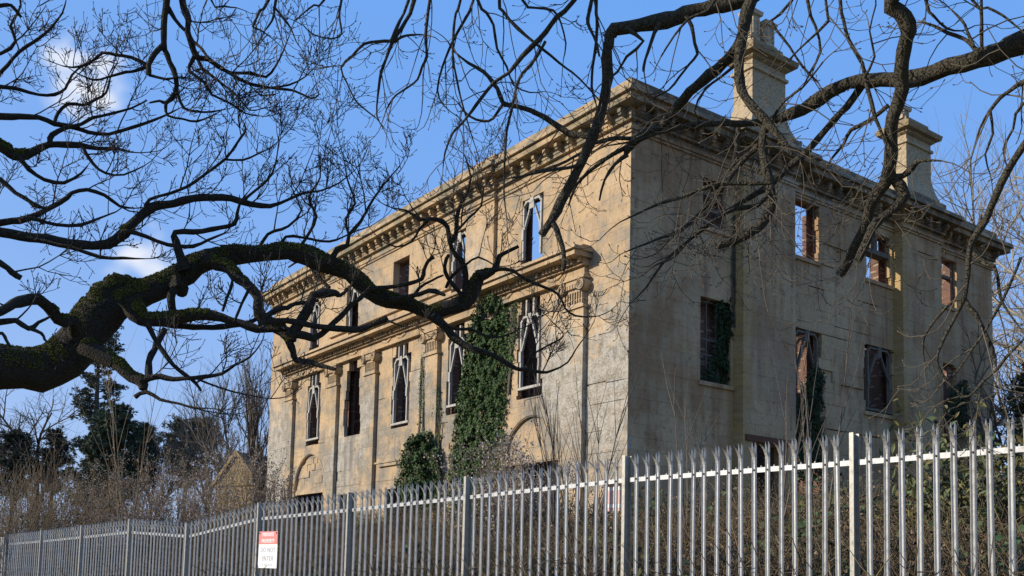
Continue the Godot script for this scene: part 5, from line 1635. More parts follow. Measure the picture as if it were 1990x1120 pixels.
	limb(ash, 1, [6.3,4.425,-3.4,0.164, 2.807,4.775,-3.347,0.131, 2.387,4.852,-3.933,0.083, 2.057,4.723,-4.437,0.055, 1.877,4.565,-4.738,0.034, 1.933,4.522,-4.76,0.039, 1.989,4.469,-4.79,0.041, 1.996,4.414,-4.84,0.038, 2.002,4.333,-4.911,0.036, 2.032,4.229,-4.988,0.038, 2.022,4.116,-5.086,0.037, 2.038,4.003,-5.167,0.037, 2.065,3.865,-5.255,0.037, 2.034,3.8,-5.316,0.031, 2.008,3.742,-5.367,0.029, 2.003,3.682,-5.409,0.029, 1.994,3.619,-5.452,0.029, 1.958,3.532,-5.52,0.028, 1.933,3.449,-5.579,0.026, 1.907,3.396,-5.619,0.025])
	limb(ash, 1, [2.08,3.863,-5.269,0.032, 2.128,3.801,-5.261,0.032, 2.148,3.744,-5.264,0.031, 2.108,3.684,-5.288,0.027, 2.046,3.633,-5.315,0.026, 2.001,3.594,-5.334,0.026, 1.973,3.512,-5.356,0.025, 1.942,3.44,-5.377,0.024, 1.93,3.41,-5.385,0.022])
	limb(ash, 2, [2.091,3.851,-5.27,0.019, 2.131,3.849,-5.233,0.018, 2.161,3.871,-5.187,0.018, 2.176,3.895,-5.153,0.013, 2.212,3.89,-5.119,0.008, 2.274,3.867,-5.069,0.004])
	limb(ash, 2, [1.934,4.401,-5.301,0.022, 1.863,4.304,-5.349,0.02, 1.765,4.196,-5.403,0.02, 1.678,4.087,-5.451,0.02, 1.598,4.019,-5.484,0.021, 1.509,3.941,-5.519,0.023, 1.449,3.887,-5.542,0.02, 1.355,3.835,-5.567,0.016, 1.2,3.737,-5.606,0.015, 1.113,3.677,-5.628,0.013, 0.991,3.574,-5.659,0.011, 0.876,3.473,-5.685,0.008, 0.775,3.323,-5.716,0.006, 0.685,3.23,-5.733,0.003])
	limb(ash, 2, [1.402,4.191,-5.341,0.024, 1.387,4.122,-5.351,0.024, 1.386,4.011,-5.36,0.024, 1.407,3.921,-5.361,0.025, 1.424,3.842,-5.36,0.027, 1.436,3.729,-5.362,0.027, 1.412,3.652,-5.368,0.027, 1.353,3.576,-5.376,0.026, 1.254,3.517,-5.379,0.023, 1.178,3.488,-5.378,0.022, 1.119,3.471,-5.375,0.018])
	limb(ash, 3, [1.405,3.812,-5.286,0.014, 1.251,3.822,-5.321,0.013, 1.096,3.82,-5.355,0.012, 0.977,3.782,-5.394,0.011, 0.891,3.756,-5.419,0.01, 0.822,3.742,-5.435,0.009, 0.692,3.69,-5.474,0.007, 0.591,3.646,-5.502,0.004])
	limb(ash, 3, [1.37,4.081,-5.402,0.018, 1.274,3.983,-5.421,0.016, 1.179,3.847,-5.444,0.016, 1.105,3.758,-5.457,0.016, 1.007,3.653,-5.47,0.013, 0.931,3.589,-5.475,0.011, 0.83,3.549,-5.472,0.008, 0.693,3.488,-5.465,0.005, 0.619,3.454,-5.461,0.003])
	limb(ash, 3, [1.444,3.806,-5.389,0.013, 1.361,3.727,-5.41,0.014, 1.244,3.71,-5.412,0.013, 1.143,3.652,-5.424,0.01, 1.014,3.563,-5.44,0.008, 0.9,3.43,-5.459,0.006, 0.798,3.383,-5.461,0.003])
	limb(ash, 2, [1.274,4.218,-5.474,0.016, 1.263,4.153,-5.476,0.016, 1.26,4.088,-5.476,0.016, 1.252,4.029,-5.477,0.015, 1.246,3.979,-5.477,0.011])
	limb(ash, 3, [2.05,4.247,-5.218,0.013, 1.974,4.197,-5.304,0.012, 1.893,4.172,-5.371,0.011, 1.87,4.114,-5.426,0.009, 1.821,4.053,-5.494,0.007, 1.801,4.006,-5.537,0.004])
	limb(ash, 3, [1.695,5.003,-4.897,0.016, 1.71,4.725,-5.004,0.01, 1.739,4.625,-5.032,0.01, 1.773,4.53,-5.054,0.01, 1.85,4.403,-5.068,0.011, 1.866,4.336,-5.083,0.011, 1.896,4.256,-5.097,0.011, 1.934,4.135,-5.118,0.01, 1.952,4.094,-5.122,0.009, 2.003,3.975,-5.133,0.008])
	limb(ash, 4, [1.846,4.305,-5.027,0.008, 1.873,4.379,-4.949,0.006, 1.821,4.48,-4.879,0.005, 1.822,4.569,-4.793,0.004, 1.789,4.66,-4.717,0.003])
	limb(ash, 3, [2.321,4.276,-4.718,0.016, 2.299,4.321,-4.737,0.011, 2.265,4.38,-4.764,0.01, 2.207,4.444,-4.819,0.01, 2.152,4.508,-4.864,0.008, 2.106,4.551,-4.906,0.005])
	limb(ash, 2, [2.326,4.29,-4.708,0.009, 2.307,4.371,-4.67,0.009, 2.289,4.454,-4.629,0.008, 2.268,4.536,-4.588,0.006, 2.246,4.653,-4.522,0.005])
	limb(ash, 4, [2.25,4.263,-4.635,0.009, 2.223,4.355,-4.646,0.007, 2.202,4.413,-4.654,0.006, 2.161,4.479,-4.675,0.004])
	limb(ash, 2, [2.511,4.081,-3.818,0.044, 2.429,3.846,-4.131,0.025, 2.345,3.633,-4.371,0.017, 2.313,3.556,-4.452,0.017, 2.292,3.451,-4.538,0.017, 2.275,3.361,-4.607,0.017, 2.242,3.286,-4.673,0.016, 2.247,3.193,-4.724,0.013, 2.258,3.102,-4.768,0.012, 2.257,3.027,-4.808,0.012, 2.234,2.943,-4.863,0.009, 2.204,2.85,-4.923,0.008, 2.191,2.778,-4.962,0.007, 2.199,2.725,-4.981,0.007, 2.248,2.65,-4.991,0.007, 2.329,2.573,-4.99,0.005, 2.374,2.574,-4.978,0.003])
	limb(ash, 2, [2.3,3.057,-4.893,0.012, 2.328,3.012,-4.893,0.012, 2.358,2.977,-4.889,0.012, 2.402,2.885,-4.893,0.011, 2.441,2.803,-4.894,0.01, 2.453,2.756,-4.9,0.009, 2.463,2.712,-4.905,0.005])
	limb(ash, 3, [2.298,3.055,-4.895,0.008, 2.264,3.055,-4.924,0.007, 2.228,3.018,-4.971,0.007, 2.179,2.928,-5.053,0.006, 2.17,2.865,-5.093,0.005, 2.192,2.779,-5.128,0.004])
	limb(ash, 3, [2.468,3.2,-4.648,0.008, 2.444,3.069,-4.73,0.008, 2.42,2.98,-4.787,0.007, 2.379,2.868,-4.861,0.007, 2.347,2.804,-4.907,0.006, 2.296,2.694,-4.978,0.005, 2.251,2.655,-5.018,0.004])
	limb(ash, 3, [2.519,2.812,-4.737,0.006, 2.473,2.748,-4.8,0.007, 2.444,2.691,-4.847,0.008, 2.392,2.626,-4.91,0.007, 2.352,2.565,-4.961,0.006, 2.303,2.565,-4.998,0.004, 2.253,2.55,-5.038,0.003])
	limb(ash, 3, [2.31,3.279,-4.817,0.013, 2.34,3.24,-4.804,0.013, 2.367,3.21,-4.791,0.012, 2.396,3.192,-4.773,0.011, 2.414,3.12,-4.77,0.009, 2.425,3.028,-4.77,0.008, 2.46,2.946,-4.755,0.006, 2.504,2.862,-4.731,0.004])
	limb(ash, 3, [2.638,3.964,-4.207,0.02, 2.503,4.005,-4.38,0.015, 2.415,4.013,-4.497,0.012, 2.384,4.001,-4.549,0.01, 2.358,3.985,-4.598,0.009, 2.338,3.95,-4.661,0.008, 2.323,3.893,-4.739,0.006, 2.328,3.801,-4.835,0.004])
	limb(ash, 5, [2.33,3.942,-4.645,0.007, 2.373,3.854,-4.709,0.006, 2.37,3.78,-4.785,0.005, 2.42,3.695,-4.837,0.003])
	limb(ash, 5, [2.591,3.783,-4.333,0.015, 2.43,3.922,-4.521,0.008, 2.437,3.847,-4.634,0.006, 2.434,3.784,-4.73,0.005, 2.491,3.706,-4.795,0.003])
	limb(ash, 0, [6.3,4.656,-3.4,0.192, 3.344,5.006,-3.295,0.153, 2.838,5.213,-3.923,0.096, 2.221,5.306,-4.498,0.073, 1.353,5.34,-5.051,0.051, 0.537,5.357,-5.362,0.038, -0.123,5.35,-5.516,0.032, -0.683,5.367,-5.563,0.025, -1.241,5.382,-5.557,0.018, -1.664,5.405,-5.51,0.011])
	limb(ash, 4, [0.48,5.372,-5.395,0.021, 0.307,5.063,-5.61,0.015, 0.205,4.981,-5.664,0.015, 0.105,4.88,-5.726,0.015, 0,4.792,-5.777,0.014, -0.081,4.706,-5.823,0.012, -0.176,4.653,-5.849,0.01, -0.284,4.532,-5.906,0.01, -0.332,4.475,-5.932,0.009, -0.397,4.409,-5.959,0.008, -0.43,4.377,-5.972,0.007, -0.479,4.27,-6.017,0.006, -0.492,4.183,-6.053,0.003])
	limb(ash, 4, [-0.11,5.423,-5.623,0.018, -0.151,5.132,-5.742,0.011, -0.128,5.073,-5.765,0.01, -0.029,4.979,-5.795,0.01, 0.069,4.905,-5.813,0.009, 0.181,4.826,-5.83,0.008, 0.276,4.758,-5.842,0.007, 0.365,4.692,-5.852,0.006, 0.491,4.568,-5.874,0.004])
	limb(ash, 3, [-0.548,5.516,-5.776,0.018, -0.694,5.208,-5.886,0.013, -0.72,5.133,-5.912,0.012, -0.776,5.046,-5.936,0.012, -0.818,4.985,-5.951,0.011, -0.854,4.919,-5.968,0.011, -0.874,4.865,-5.984,0.009, -0.904,4.792,-6.004,0.009, -0.927,4.648,-6.046,0.007, -0.934,4.532,-6.08,0.005, -0.892,4.459,-6.105,0.003])
	limb(ash, 3, [-0.635,5.454,-5.688,0.015, -0.723,5.172,-5.829,0.009, -0.776,5.063,-5.876,0.009, -0.823,4.976,-5.911,0.009, -0.846,4.95,-5.92,0.01, -0.916,4.941,-5.908,0.009, -1.005,4.915,-5.901,0.009, -1.077,4.847,-5.918,0.009, -1.152,4.775,-5.934,0.006, -1.117,4.695,-5.974,0.005, -1.083,4.63,-6.007,0.005, -1.049,4.585,-6.03,0.005, -0.939,4.514,-6.072,0.004])
	limb(ash, 4, [-0.822,4.969,-5.965,0.009, -0.773,4.984,-5.929,0.008, -0.704,4.982,-5.898,0.007, -0.636,4.971,-5.871,0.004])
	limb(ash, 4, [-0.532,5.409,-5.608,0.014, -0.582,5.126,-5.749,0.009, -0.599,5.02,-5.797,0.009, -0.609,4.927,-5.839,0.009, -0.603,4.835,-5.88,0.009, -0.633,4.775,-5.903,0.008, -0.659,4.706,-5.928,0.007, -0.714,4.662,-5.938,0.006, -0.791,4.61,-5.946,0.006, -0.834,4.561,-5.958,0.006, -0.863,4.51,-5.973,0.004])
	limb(ash, 4, [-0.345,5.419,-5.616,0.014, -0.39,5.124,-5.738,0.01, -0.418,5.055,-5.763,0.009, -0.43,4.972,-5.793,0.009, -0.436,4.875,-5.829,0.008, -0.435,4.813,-5.851,0.008, -0.412,4.705,-5.889,0.007, -0.385,4.599,-5.925,0.007, -0.35,4.489,-5.96,0.006, -0.32,4.4,-5.987,0.005, -0.282,4.299,-6.016,0.003])
	limb(ash, 4, [-0.251,5.423,-5.618,0.014, -0.312,5.14,-5.761,0.009, -0.359,5.047,-5.803,0.009, -0.439,4.922,-5.854,0.008, -0.503,4.782,-5.909,0.007, -0.535,4.654,-5.959,0.006, -0.496,4.57,-5.995,0.004, -0.41,4.513,-6.02,0.003])
	limb(ash, 4, [-0.298,5.421,-5.617,0.014, -0.286,5.141,-5.761,0.009, -0.231,5.077,-5.792,0.009, -0.185,5.015,-5.822,0.008, -0.16,4.895,-5.877,0.008, -0.096,4.797,-5.919,0.006, -0.051,4.7,-5.959,0.006, 0.055,4.657,-5.97,0.004, 0.137,4.66,-5.959,0.003])
	limb(ash, 3, [0.141,4.868,-5.733,0.009, 0.099,4.8,-5.762,0.01, 0.056,4.745,-5.785,0.01, 0.003,4.697,-5.804,0.01, -0.027,4.633,-5.829,0.009, -0.042,4.572,-5.854,0.009, -0.062,4.478,-5.89,0.008, -0.086,4.377,-5.926,0.008, -0.095,4.225,-5.979,0.007, -0.097,4.022,-6.044,0.006, -0.078,3.897,-6.08,0.004])
	limb(ash, 3, [0.42,5.373,-5.399,0.017, 0.405,5.004,-5.511,0.011, 0.39,4.936,-5.531,0.011, 0.386,4.88,-5.546,0.01, 0.412,4.831,-5.555,0.01, 0.438,4.78,-5.565,0.008, 0.463,4.694,-5.583,0.006])
	limb(ash, 3, [0.45,5.377,-5.394,0.016, 0.434,5.018,-5.533,0.01, 0.445,4.919,-5.566,0.01, 0.446,4.844,-5.592,0.01, 0.44,4.764,-5.618,0.01, 0.429,4.665,-5.65,0.008, 0.427,4.555,-5.682,0.007, 0.455,4.466,-5.704,0.005])
	limb(ash, 3, [0.806,4.84,-5.46,0.014, 0.775,4.782,-5.472,0.011, 0.74,4.679,-5.492,0.009, 0.721,4.609,-5.504,0.008, 0.719,4.568,-5.51,0.007])
	limb(ash, 4, [0.95,4.867,-5.42,0.014, 0.989,4.812,-5.433,0.011, 1.01,4.72,-5.462,0.01, 1.029,4.665,-5.478,0.009, 0.988,4.613,-5.5,0.008, 0.932,4.547,-5.527,0.007, 0.876,4.48,-5.553,0.006, 0.787,4.438,-5.569,0.004])
	limb(ash, 4, [0.605,4.824,-5.496,0.014, 0.712,4.747,-5.495,0.01, 0.619,4.663,-5.521,0.008, 0.568,4.58,-5.546,0.007, 0.485,4.522,-5.56,0.005])
	limb(ash, 5, [-0.061,5.311,-5.457,0.014, -0.008,5.04,-5.586,0.008, 0.071,5,-5.597,0.007, 0.18,4.982,-5.59,0.007, 0.229,4.917,-5.615,0.006, 0.264,4.812,-5.658,0.005, 0.252,4.731,-5.69,0.003])
	limb(ash, 3, [-1.511,5.476,-5.63,0.015, -1.602,5.144,-5.82,0.01, -1.656,5.087,-5.839,0.009, -1.678,5.049,-5.856,0.008, -1.707,4.999,-5.876,0.007, -1.666,4.99,-5.894,0.006, -1.619,4.968,-5.919,0.004])
	limb(ash, 3, [-1.452,5.473,-5.648,0.015, -1.556,5.151,-5.828,0.009, -1.574,5.086,-5.863,0.008, -1.59,5.046,-5.882,0.007, -1.632,4.994,-5.9,0.005])
	limb(ash, 3, [-1.566,5.112,-5.849,0.007, -1.515,5.055,-5.865,0.007, -1.467,4.996,-5.879,0.006, -1.435,4.922,-5.896,0.004, -1.403,4.88,-5.906,0.003])
	limb(ash, 4, [-1.023,5.489,-5.729,0.015, -1.148,5.177,-5.854,0.008, -1.164,5.067,-5.899,0.007, -1.154,4.999,-5.929,0.007, -1.214,4.963,-5.929,0.005, -1.322,4.962,-5.89,0.005, -1.379,4.996,-5.846,0.004])
	limb(ash, 4, [-1.148,5.483,-5.71,0.011, -1.251,5.155,-5.823,0.007, -1.313,5.117,-5.818,0.007, -1.376,5.065,-5.819,0.005, -1.423,5.016,-5.824,0.003])
	limb(ash, 3, [-1.797,5.561,-5.738,0.011, -1.992,5.192,-5.913,0.007, -1.919,5.174,-5.948,0.006, -1.849,5.178,-5.968,0.004])
	limb(ash, 4, [1.495,5.187,-4.959,0.017, 1.495,4.812,-5.155,0.009, 1.397,4.726,-5.216,0.008, 1.506,4.593,-5.244,0.007, 1.585,4.486,-5.267,0.007, 1.674,4.4,-5.272,0.005])
	limb(ash, 4, [1.543,5.2,-4.934,0.017, 1.574,4.8,-5.133,0.009, 1.63,4.676,-5.173,0.008, 1.671,4.551,-5.216,0.007, 1.629,4.457,-5.267,0.006, 1.596,4.385,-5.304,0.003])
	limb(ash, 4, [1.616,5.149,-4.821,0.016, 1.64,4.737,-5.027,0.008, 1.665,4.642,-5.064,0.008, 1.571,4.557,-5.125,0.006, 1.499,4.492,-5.17,0.005, 1.439,4.423,-5.212,0.003])
	limb(ash, 4, [1.968,4.95,-4.572,0.016, 2.073,4.59,-4.771,0.008, 2.121,4.521,-4.793,0.007, 2.19,4.457,-4.8,0.006, 2.261,4.434,-4.781,0.004, 2.312,4.445,-4.75,0.003])
	limb(ash, 4, [2.085,4.882,-4.438,0.016, 2.24,4.503,-4.622,0.008, 2.312,4.459,-4.614,0.007, 2.384,4.415,-4.605,0.006, 2.459,4.35,-4.605,0.004])
	limb(ash, 4, [1.068,5.222,-5.043,0.017, 1.081,4.847,-5.228,0.008, 0.946,4.768,-5.28,0.007, 0.867,4.685,-5.325,0.006, 0.801,4.587,-5.374,0.005])
	limb(ash, 4, [1.288,4.635,-5.485,0.01, 1.18,4.564,-5.548,0.008, 1.098,4.507,-5.595,0.007, 1.049,4.407,-5.655,0.005, 1.102,4.326,-5.685,0.003])
	limb(ash, 5, [1.452,4.237,-5.42,0.01, 1.49,4.31,-5.343,0.008, 1.581,4.358,-5.254,0.006, 1.659,4.446,-5.134,0.005])
	# loose sprays of hanging twigs in front of the shaded wall
	var tw := MB.new()
	for c in [Vector3(0.93, 4.448, -5.881), Vector3(1.084, 3.821, -5.357), Vector3(1.319, 3.958, -5.245), Vector3(1.376, 3.663, -5.243), Vector3(1.195, 3.57, -5.323), Vector3(0.955, 3.669, -5.442), Vector3(1.361, 3.535, -5.296), Vector3(1.613, 4.018, -5.363), Vector3(1.315, 4.212, -5.467), Vector3(1.187, 4.29, -5.572), Vector3(1.476, 4.013, -5.292), Vector3(1.993, 3.608, -5.291), Vector3(2.001, 3.934, -5.152)]:
		for i in 5:
			var p: Vector3 = c + Vector3(r(-0.1, 0.1), r(-0.05, 0.05), r(-0.1, 0.1))
			twig(tw, p - ash.position, Vector3(r(-1, 1), r(-0.9, 0.1), r(-0.6, 0.6)), r(0.3, 0.6), 0.0027, 0, false)
	put("twigs", tw, M.ash_twig, ash, "stuff")

# ------------------------------------------------------------------ background
func make_background() -> void:
	var F: Material = M.far_bark
	var T: Material = M.far_twig
	bare_tree("bare_tree", "pale rounded bare tree far off at the left edge", Vector3(-34.185, 4.983, -70.028), 15.0, 0.28, Vector3.ZERO, 4, 5, 0.75, 0.06, 301, F, T)
	bare_tree("bare_tree", "dark slender bare tree close against the far corner of the mansion", Vector3(-13.369, 4.351, -51.212), 12.0, 0.18, Vector3(0.04, 0, 0), 4, 5, 0.45, 0.16, 302, F, T)
	bare_tree("bare_tree", "bushy bare tree behind the little lodge roof", Vector3(-17.252, 4.753, -59.468), 13.5, 0.2, Vector3.ZERO, 4, 5, 0.6, 0.1, 303, F, T)
	bare_tree("bare_tree", "thin bare tree between the pine and the lodge", Vector3(-20.777, 5.106, -66.754), 12.0, 0.18, Vector3.ZERO, 4, 5, 0.6, 0.1, 304, F, T)
	bare_tree("bare_tree", "low bare tree in the gap between the dark evergreen and the pine", Vector3(-26.282, 5.179, -70.153), 11.0, 0.2, Vector3(0.1, 0, 0), 4, 5, 0.65, 0.08, 305, F, T)
	bare_tree("bare_tree", "tall pale bare tree rising past the right chimney", Vector3(23.961, 5.196, -50.487), 25.0, 0.4, Vector3(-0.02, 0, 0), 4, 6, 0.6, 0.08, 306, F, M.pale_twig)
	bare_tree("bare_tree", "large pale bare tree at the right edge behind the mansion", Vector3(24.537, 4.788, -43.449), 21.0, 0.4, Vector3(-0.05, 0, 0), 4, 6, 0.65, 0.08, 307, F, M.pale_twig)
	bare_tree("bare_tree", "bare tree seen through the empty upper windows", Vector3(20.028, 5.585, -58.54), 24.0, 0.4, Vector3.ZERO, 4, 6, 0.7, 0.05, 308, F, T)
	bare_tree("bare_tree", "leaning bare tree beside the right corner of the mansion", Vector3(18.628, 4.159, -35.305), 12.0, 0.2, Vector3(0.1, 0, 0), 4, 5, 0.7, 0.05, 309, F, T)
	evergreen("tall_conifer", "tall ragged dark conifer rising behind the mossy limb", Vector3(-28.476, 4.881, -66.048), 17.5, 0.34, [[0.0, 1.6], [0.4, 2.0], [0.7, 2.1], [0.9, 1.5], [1.0, 0.5]], 0.34, 4.2, Color(0.085, 0.09, 0.06), 311, 0.42, 0.3)
	evergreen("spreading_evergreen", "broad dark green evergreen mass left of the gap of sky", Vector3(-26.279, 4.729, -62.639), 9.8, 0.34, [[0.0, 1.4], [0.3, 2.2], [0.6, 2.6], [0.85, 1.9], [1.0, 0.6]], 0.40, 17.0, Color(0.058, 0.075, 0.045), 312, 0.15, 0.35)
	evergreen("cedar_tree", "dark cedar with a long level limb reaching right over the gap", Vector3(-26.665, 5.097, -68.94), 9.6, 0.24, [[0.0, 0.2], [0.5, 0.5], [0.58, 2.4], [0.7, 1.9], [1.0, 0.5]], 0.32, 10.0, Color(0.06, 0.075, 0.05), 313, 0.52, 0.2)
	evergreen("pine_tree", "flat-topped pine with bare lower trunk beside the lodge", Vector3(-25.028, 5.426, -73.776), 10.8, 0.26, [[0.0, 0.2], [0.5, 0.6], [0.66, 2.2], [0.88, 2.6], [1.0, 1.4]], 0.36, 9.5, Color(0.09, 0.095, 0.06), 314, 0.5, 0.28)
	evergreen("pine_tree", "small dark pine with thin crown at the left behind the thicket", Vector3(-32.545, 4.937, -68.598), 9.0, 0.2, [[0.0, 0.2], [0.5, 0.8], [0.7, 1.7], [1.0, 0.5]], 0.34, 8.0, Color(0.05, 0.056, 0.038), 315, 0.5, 0.25)
	evergreen("pine_tree", "dark low pine at the left edge under the pale bare tree", Vector3(-34.742, 4.82, -67.518), 8.6, 0.2, [[0.0, 0.2], [0.5, 1.2], [0.75, 2.2], [1.0, 0.6]], 0.34, 9.0, Color(0.05, 0.056, 0.038), 316, 0.45, 0.25)
	evergreen("holly_bush", "dark glossy evergreen bush at the right corner of the mansion", Vector3(15.668, 3.709, -28.967), 6.2, 0.12, [[0.0, 1.1], [0.5, 1.25], [0.8, 0.9], [1.0, 0.3]], 0.2, 34.0, Color(0.045, 0.06, 0.03), 317, 0.05, 0.3)
	# little lodge
	var l := thing("stone_lodge", "small gabled yellow stone lodge with dark slate roof beyond the mansion", "building", Vector3(-15.2, 2.0, -53.2), -0.62)
	var mb := MB.new()
	var gw := 1.9
	mb.box(Vector3(0, 1.9, -2.5), Vector3(gw - 0.15, 0, 0), Vector3(0, 2.2, 0), Vector3(0, 0, 2.4))
	mb.flat(Vector3(-gw + 0.15, 4.1, -0.1), Vector3(gw - 0.15, 4.1, -0.1), Vector3(0, 5.7, -0.1), Vector3.BACK)
	mb.flat(Vector3(-gw + 0.15, 4.1, -4.9), Vector3(gw - 0.15, 4.1, -4.9), Vector3(0, 5.7, -4.9), Vector3.FORWARD)
	put("wall", mb, M.lodge_stone, l)
	for s in [-1, 1]:
		mb = MB.new()
		var dv := Vector3(s * (gw + 0.1), -1.85, 0)
		var nn := Vector3(s * 1.85, gw + 0.1, 0).normalized()
		mb.box(Vector3(0, 5.85, -2.5) + dv / 2 - nn * 0.03, dv / 2, nn * 0.05, Vector3(0, 0, 2.35))
		put("roof", mb, M.slate, l)
		mb = MB.new()
		mb.box(Vector3(0, 5.86, -0.02) + dv / 2, dv / 2, nn * 0.1, Vector3(0, 0, 0.09))
		put("gable_coping", mb, M.lodge_stone, l)
	mb = MB.new()
	mb.box(Vector3(0.25, 5.95, -1.2), Vector3(0.2, 0, 0), Vector3(0, 0.35, 0), Vector3(0, 0, 0.2))
	put("chimney", mb, M.lodge_stone, l)
	mb = MB.new()
	mb.box(Vector3(0, 4.05, -0.06), Vector3(gw - 0.1, 0, 0), Vector3(0, 0.05, 0), Vector3(0, 0, 0.08))
	put("string_course", mb, M.lodge_stone, l)

func make_shrubs() -> void:
	var places := [
		[Vector3(-14.286, 2.907, -27.481), 4.6, "thicket of upright brown stems at the far left end of the fence"], [Vector3(-14.589, 3.025, -29.566), 5.0, "tallest brown thicket left of the dark conifer"], [Vector3(-13.528, 3.014, -28.965), 4.4, "dense brown thicket in front of the dark conifer"], [Vector3(-17.158, 3.221, -33.867), 5.4, "brown thicket under the pale bare tree at the left edge"], [Vector3(-17.222, 3.351, -36.06), 5.2, "brown thicket below the small dark pine"],
		[Vector3(-14.647, 3.22, -32.846), 4.2, "brown scrub at the foot of the tall conifer"],
	]
	var i := 0
	for p in places:
		dead_shrub("thicket", p[2], p[0], p[1] * 0.88, 0.5, 85, 350, 500 + i, Color(0.105, 0.088, 0.068), "brown thickets at the left end of the fence")
		i += 1
	var pale := [
		[Vector3(-12.889, 3.112, -30.341), 2.9, "pale seed-headed shrub left of the gap of sky"], [Vector3(-12.642, 3.188, -31.522), 2.7, "pale seed-headed shrub under the broad dark evergreen"], [Vector3(-12.615, 3.318, -33.674), 2.9, "low pale shrub under the gap of sky"], [Vector3(-11.905, 3.35, -33.93), 3.2, "grey-brown shrub below the flat-topped pine"], [Vector3(-11.489, 3.432, -35.123), 3.0, "grey-brown shrub left of the lodge gable"], [Vector3(-9.935, 3.31, -32.471), 3.8, "tall seed-headed shrub covering the left half of the lodge"], [Vector3(-8.754, 3.234, -30.736), 4.0, "tall seed-headed shrub in front of the lodge gable"], [Vector3(-8.403, 3.31, -31.866), 3.4, "seed-headed shrub at the foot of the mansion's far corner"], [Vector3(-7.688, 3.338, -32.045), 3.0, "low brown shrub under the far blind arch"], [Vector3(-14.939, 3.722, -41.332), 4.2, "brown shrub behind the low ones under the flat-topped pine"], [Vector3(-17.456, 3.602, -40.34), 4.6, "brown shrub half hidden before the foot of the tall conifer"], [Vector3(-17.394, 3.735, -42.531), 4.4, "brown shrub before the foot of the broad dark evergreen"], [Vector3(-16.157, 3.729, -41.945), 4.2, "brown shrub at the left of the gap of sky"], [Vector3(-14.698, 3.859, -43.53), 4.6, "brown shrub before the bare trunk of the flat-topped pine"], [Vector3(-13.261, 3.795, -41.897), 4.6, "brown shrub against the left slope of the lodge roof"],
		[Vector3(-0.706, 2.839, -20.952), 3.2, "pale seed-headed shrub at the foot of the tall ivy"], [Vector3(0.066, 2.798, -19.964), 2.9, "wide pale seed-headed shrub under the near blind arch"], [Vector3(0.679, 2.872, -20.95), 2.6, "thin pale shrub right of the near blind arch"], [Vector3(-0.41, 2.966, -22.956), 3.0, "taller dry shrub between the tall ivy and the near blind arch"],
	]
	for p in pale:
		dead_shrub("seed_headed_shrub", p[2], p[0], p[1] * 0.92, 0.4, 26, 520, 540 + i, Color(0.33, 0.265, 0.21), "dry seed-headed shrubs along the foot of the mansion")
		i += 1
	sapling("fan of thin dark saplings against the sunlit wall near the corner", Vector3(1.339, 2.706, -17.916), 4.4, 6, 0.28, 601, M.far_bark)
	sapling("thin sapling stems left of the pilaster by the near corner", Vector3(0.891, 2.727, -18.444), 4.0, 4, 0.22, 602, M.far_bark)
	sapling("forked pale sapling in front of the ivy under the second shaded window", Vector3(4.471, 2.563, -14.286), 4.3, 3, 0.16, 603, M.far_twig)
	sapling("slim pale sapling left of the forked one before the shaded wall", Vector3(4.004, 2.591, -14.941), 4.0, 2, 0.14, 604, M.far_twig)
	sapling("wispy grey sapling below the blocked sash window", Vector3(2.918, 2.61, -15.699), 3.6, 3, 0.18, 605, M.far_twig)
	sapling("tall thin whip of a sapling in the gap of sky at the left", Vector3(-10.989, 3.009, -27.879), 9.2, 3, 0.05, 606, M.dry_stem)
	# leafy laurel before the right end of the shaded front
	rng.seed = 700
	for k in 4:
		var at: Vector3 = [Vector3(6.4, 2.53, -12.978), Vector3(6.241, 2.564, -13.606), Vector3(6.52, 2.496, -12.357), Vector3(6.269, 2.629, -14.685)][k]
		at.y = ground_at(at.x, at.z)
		var h: float = [2.5, 1.8, 2.6, 1.2][k]
		var o := thing("laurel_bush", ["sunlit leafy laurel behind the right-hand pales", "lower laurel beneath the narrow brick window", "laurel cut off by the right edge of the view", "small laurel clump left of the other laurels"][k], "bush", at, 0.0, "laurels before the shaded wall")
		var mb := MB.new()
		var where: Array[Transform3D] = []
		var tints := PackedColorArray()
		for i2 in 34:
			var a := rng.randf() * TAU
			var p := wander(Vector3.ZERO, Vector3(cos(a) * r(0.2, 0.9), 1, sin(a) * r(0.2, 0.9)), h * r(0.6, 1.1), 6, 0.16, 0.0)
			mb.tube(p, taper(7, 0.014, 0.004), 4)
			for j in 34:
				var q := p[2 + rng.randi() % 5] + Vector3(r(-1, 1), r(-1, 1), r(-1, 1)) * 0.22
				where.append(Transform3D(face_basis(Vector3(r(-1, 1), r(0, 1), r(-1, 1)), r(0, TAU), r(0.09, 0.16)), q))
				var g := r(0.5, 1.5)
				tints.append(Color(0.085 * g * r(0.8, 1.5), 0.10 * g, 0.04 * g))
		put("stems", mb, M.far_bark, o)
		scatter("leaves", LEAF[1], M.leaf, where, tints, o)

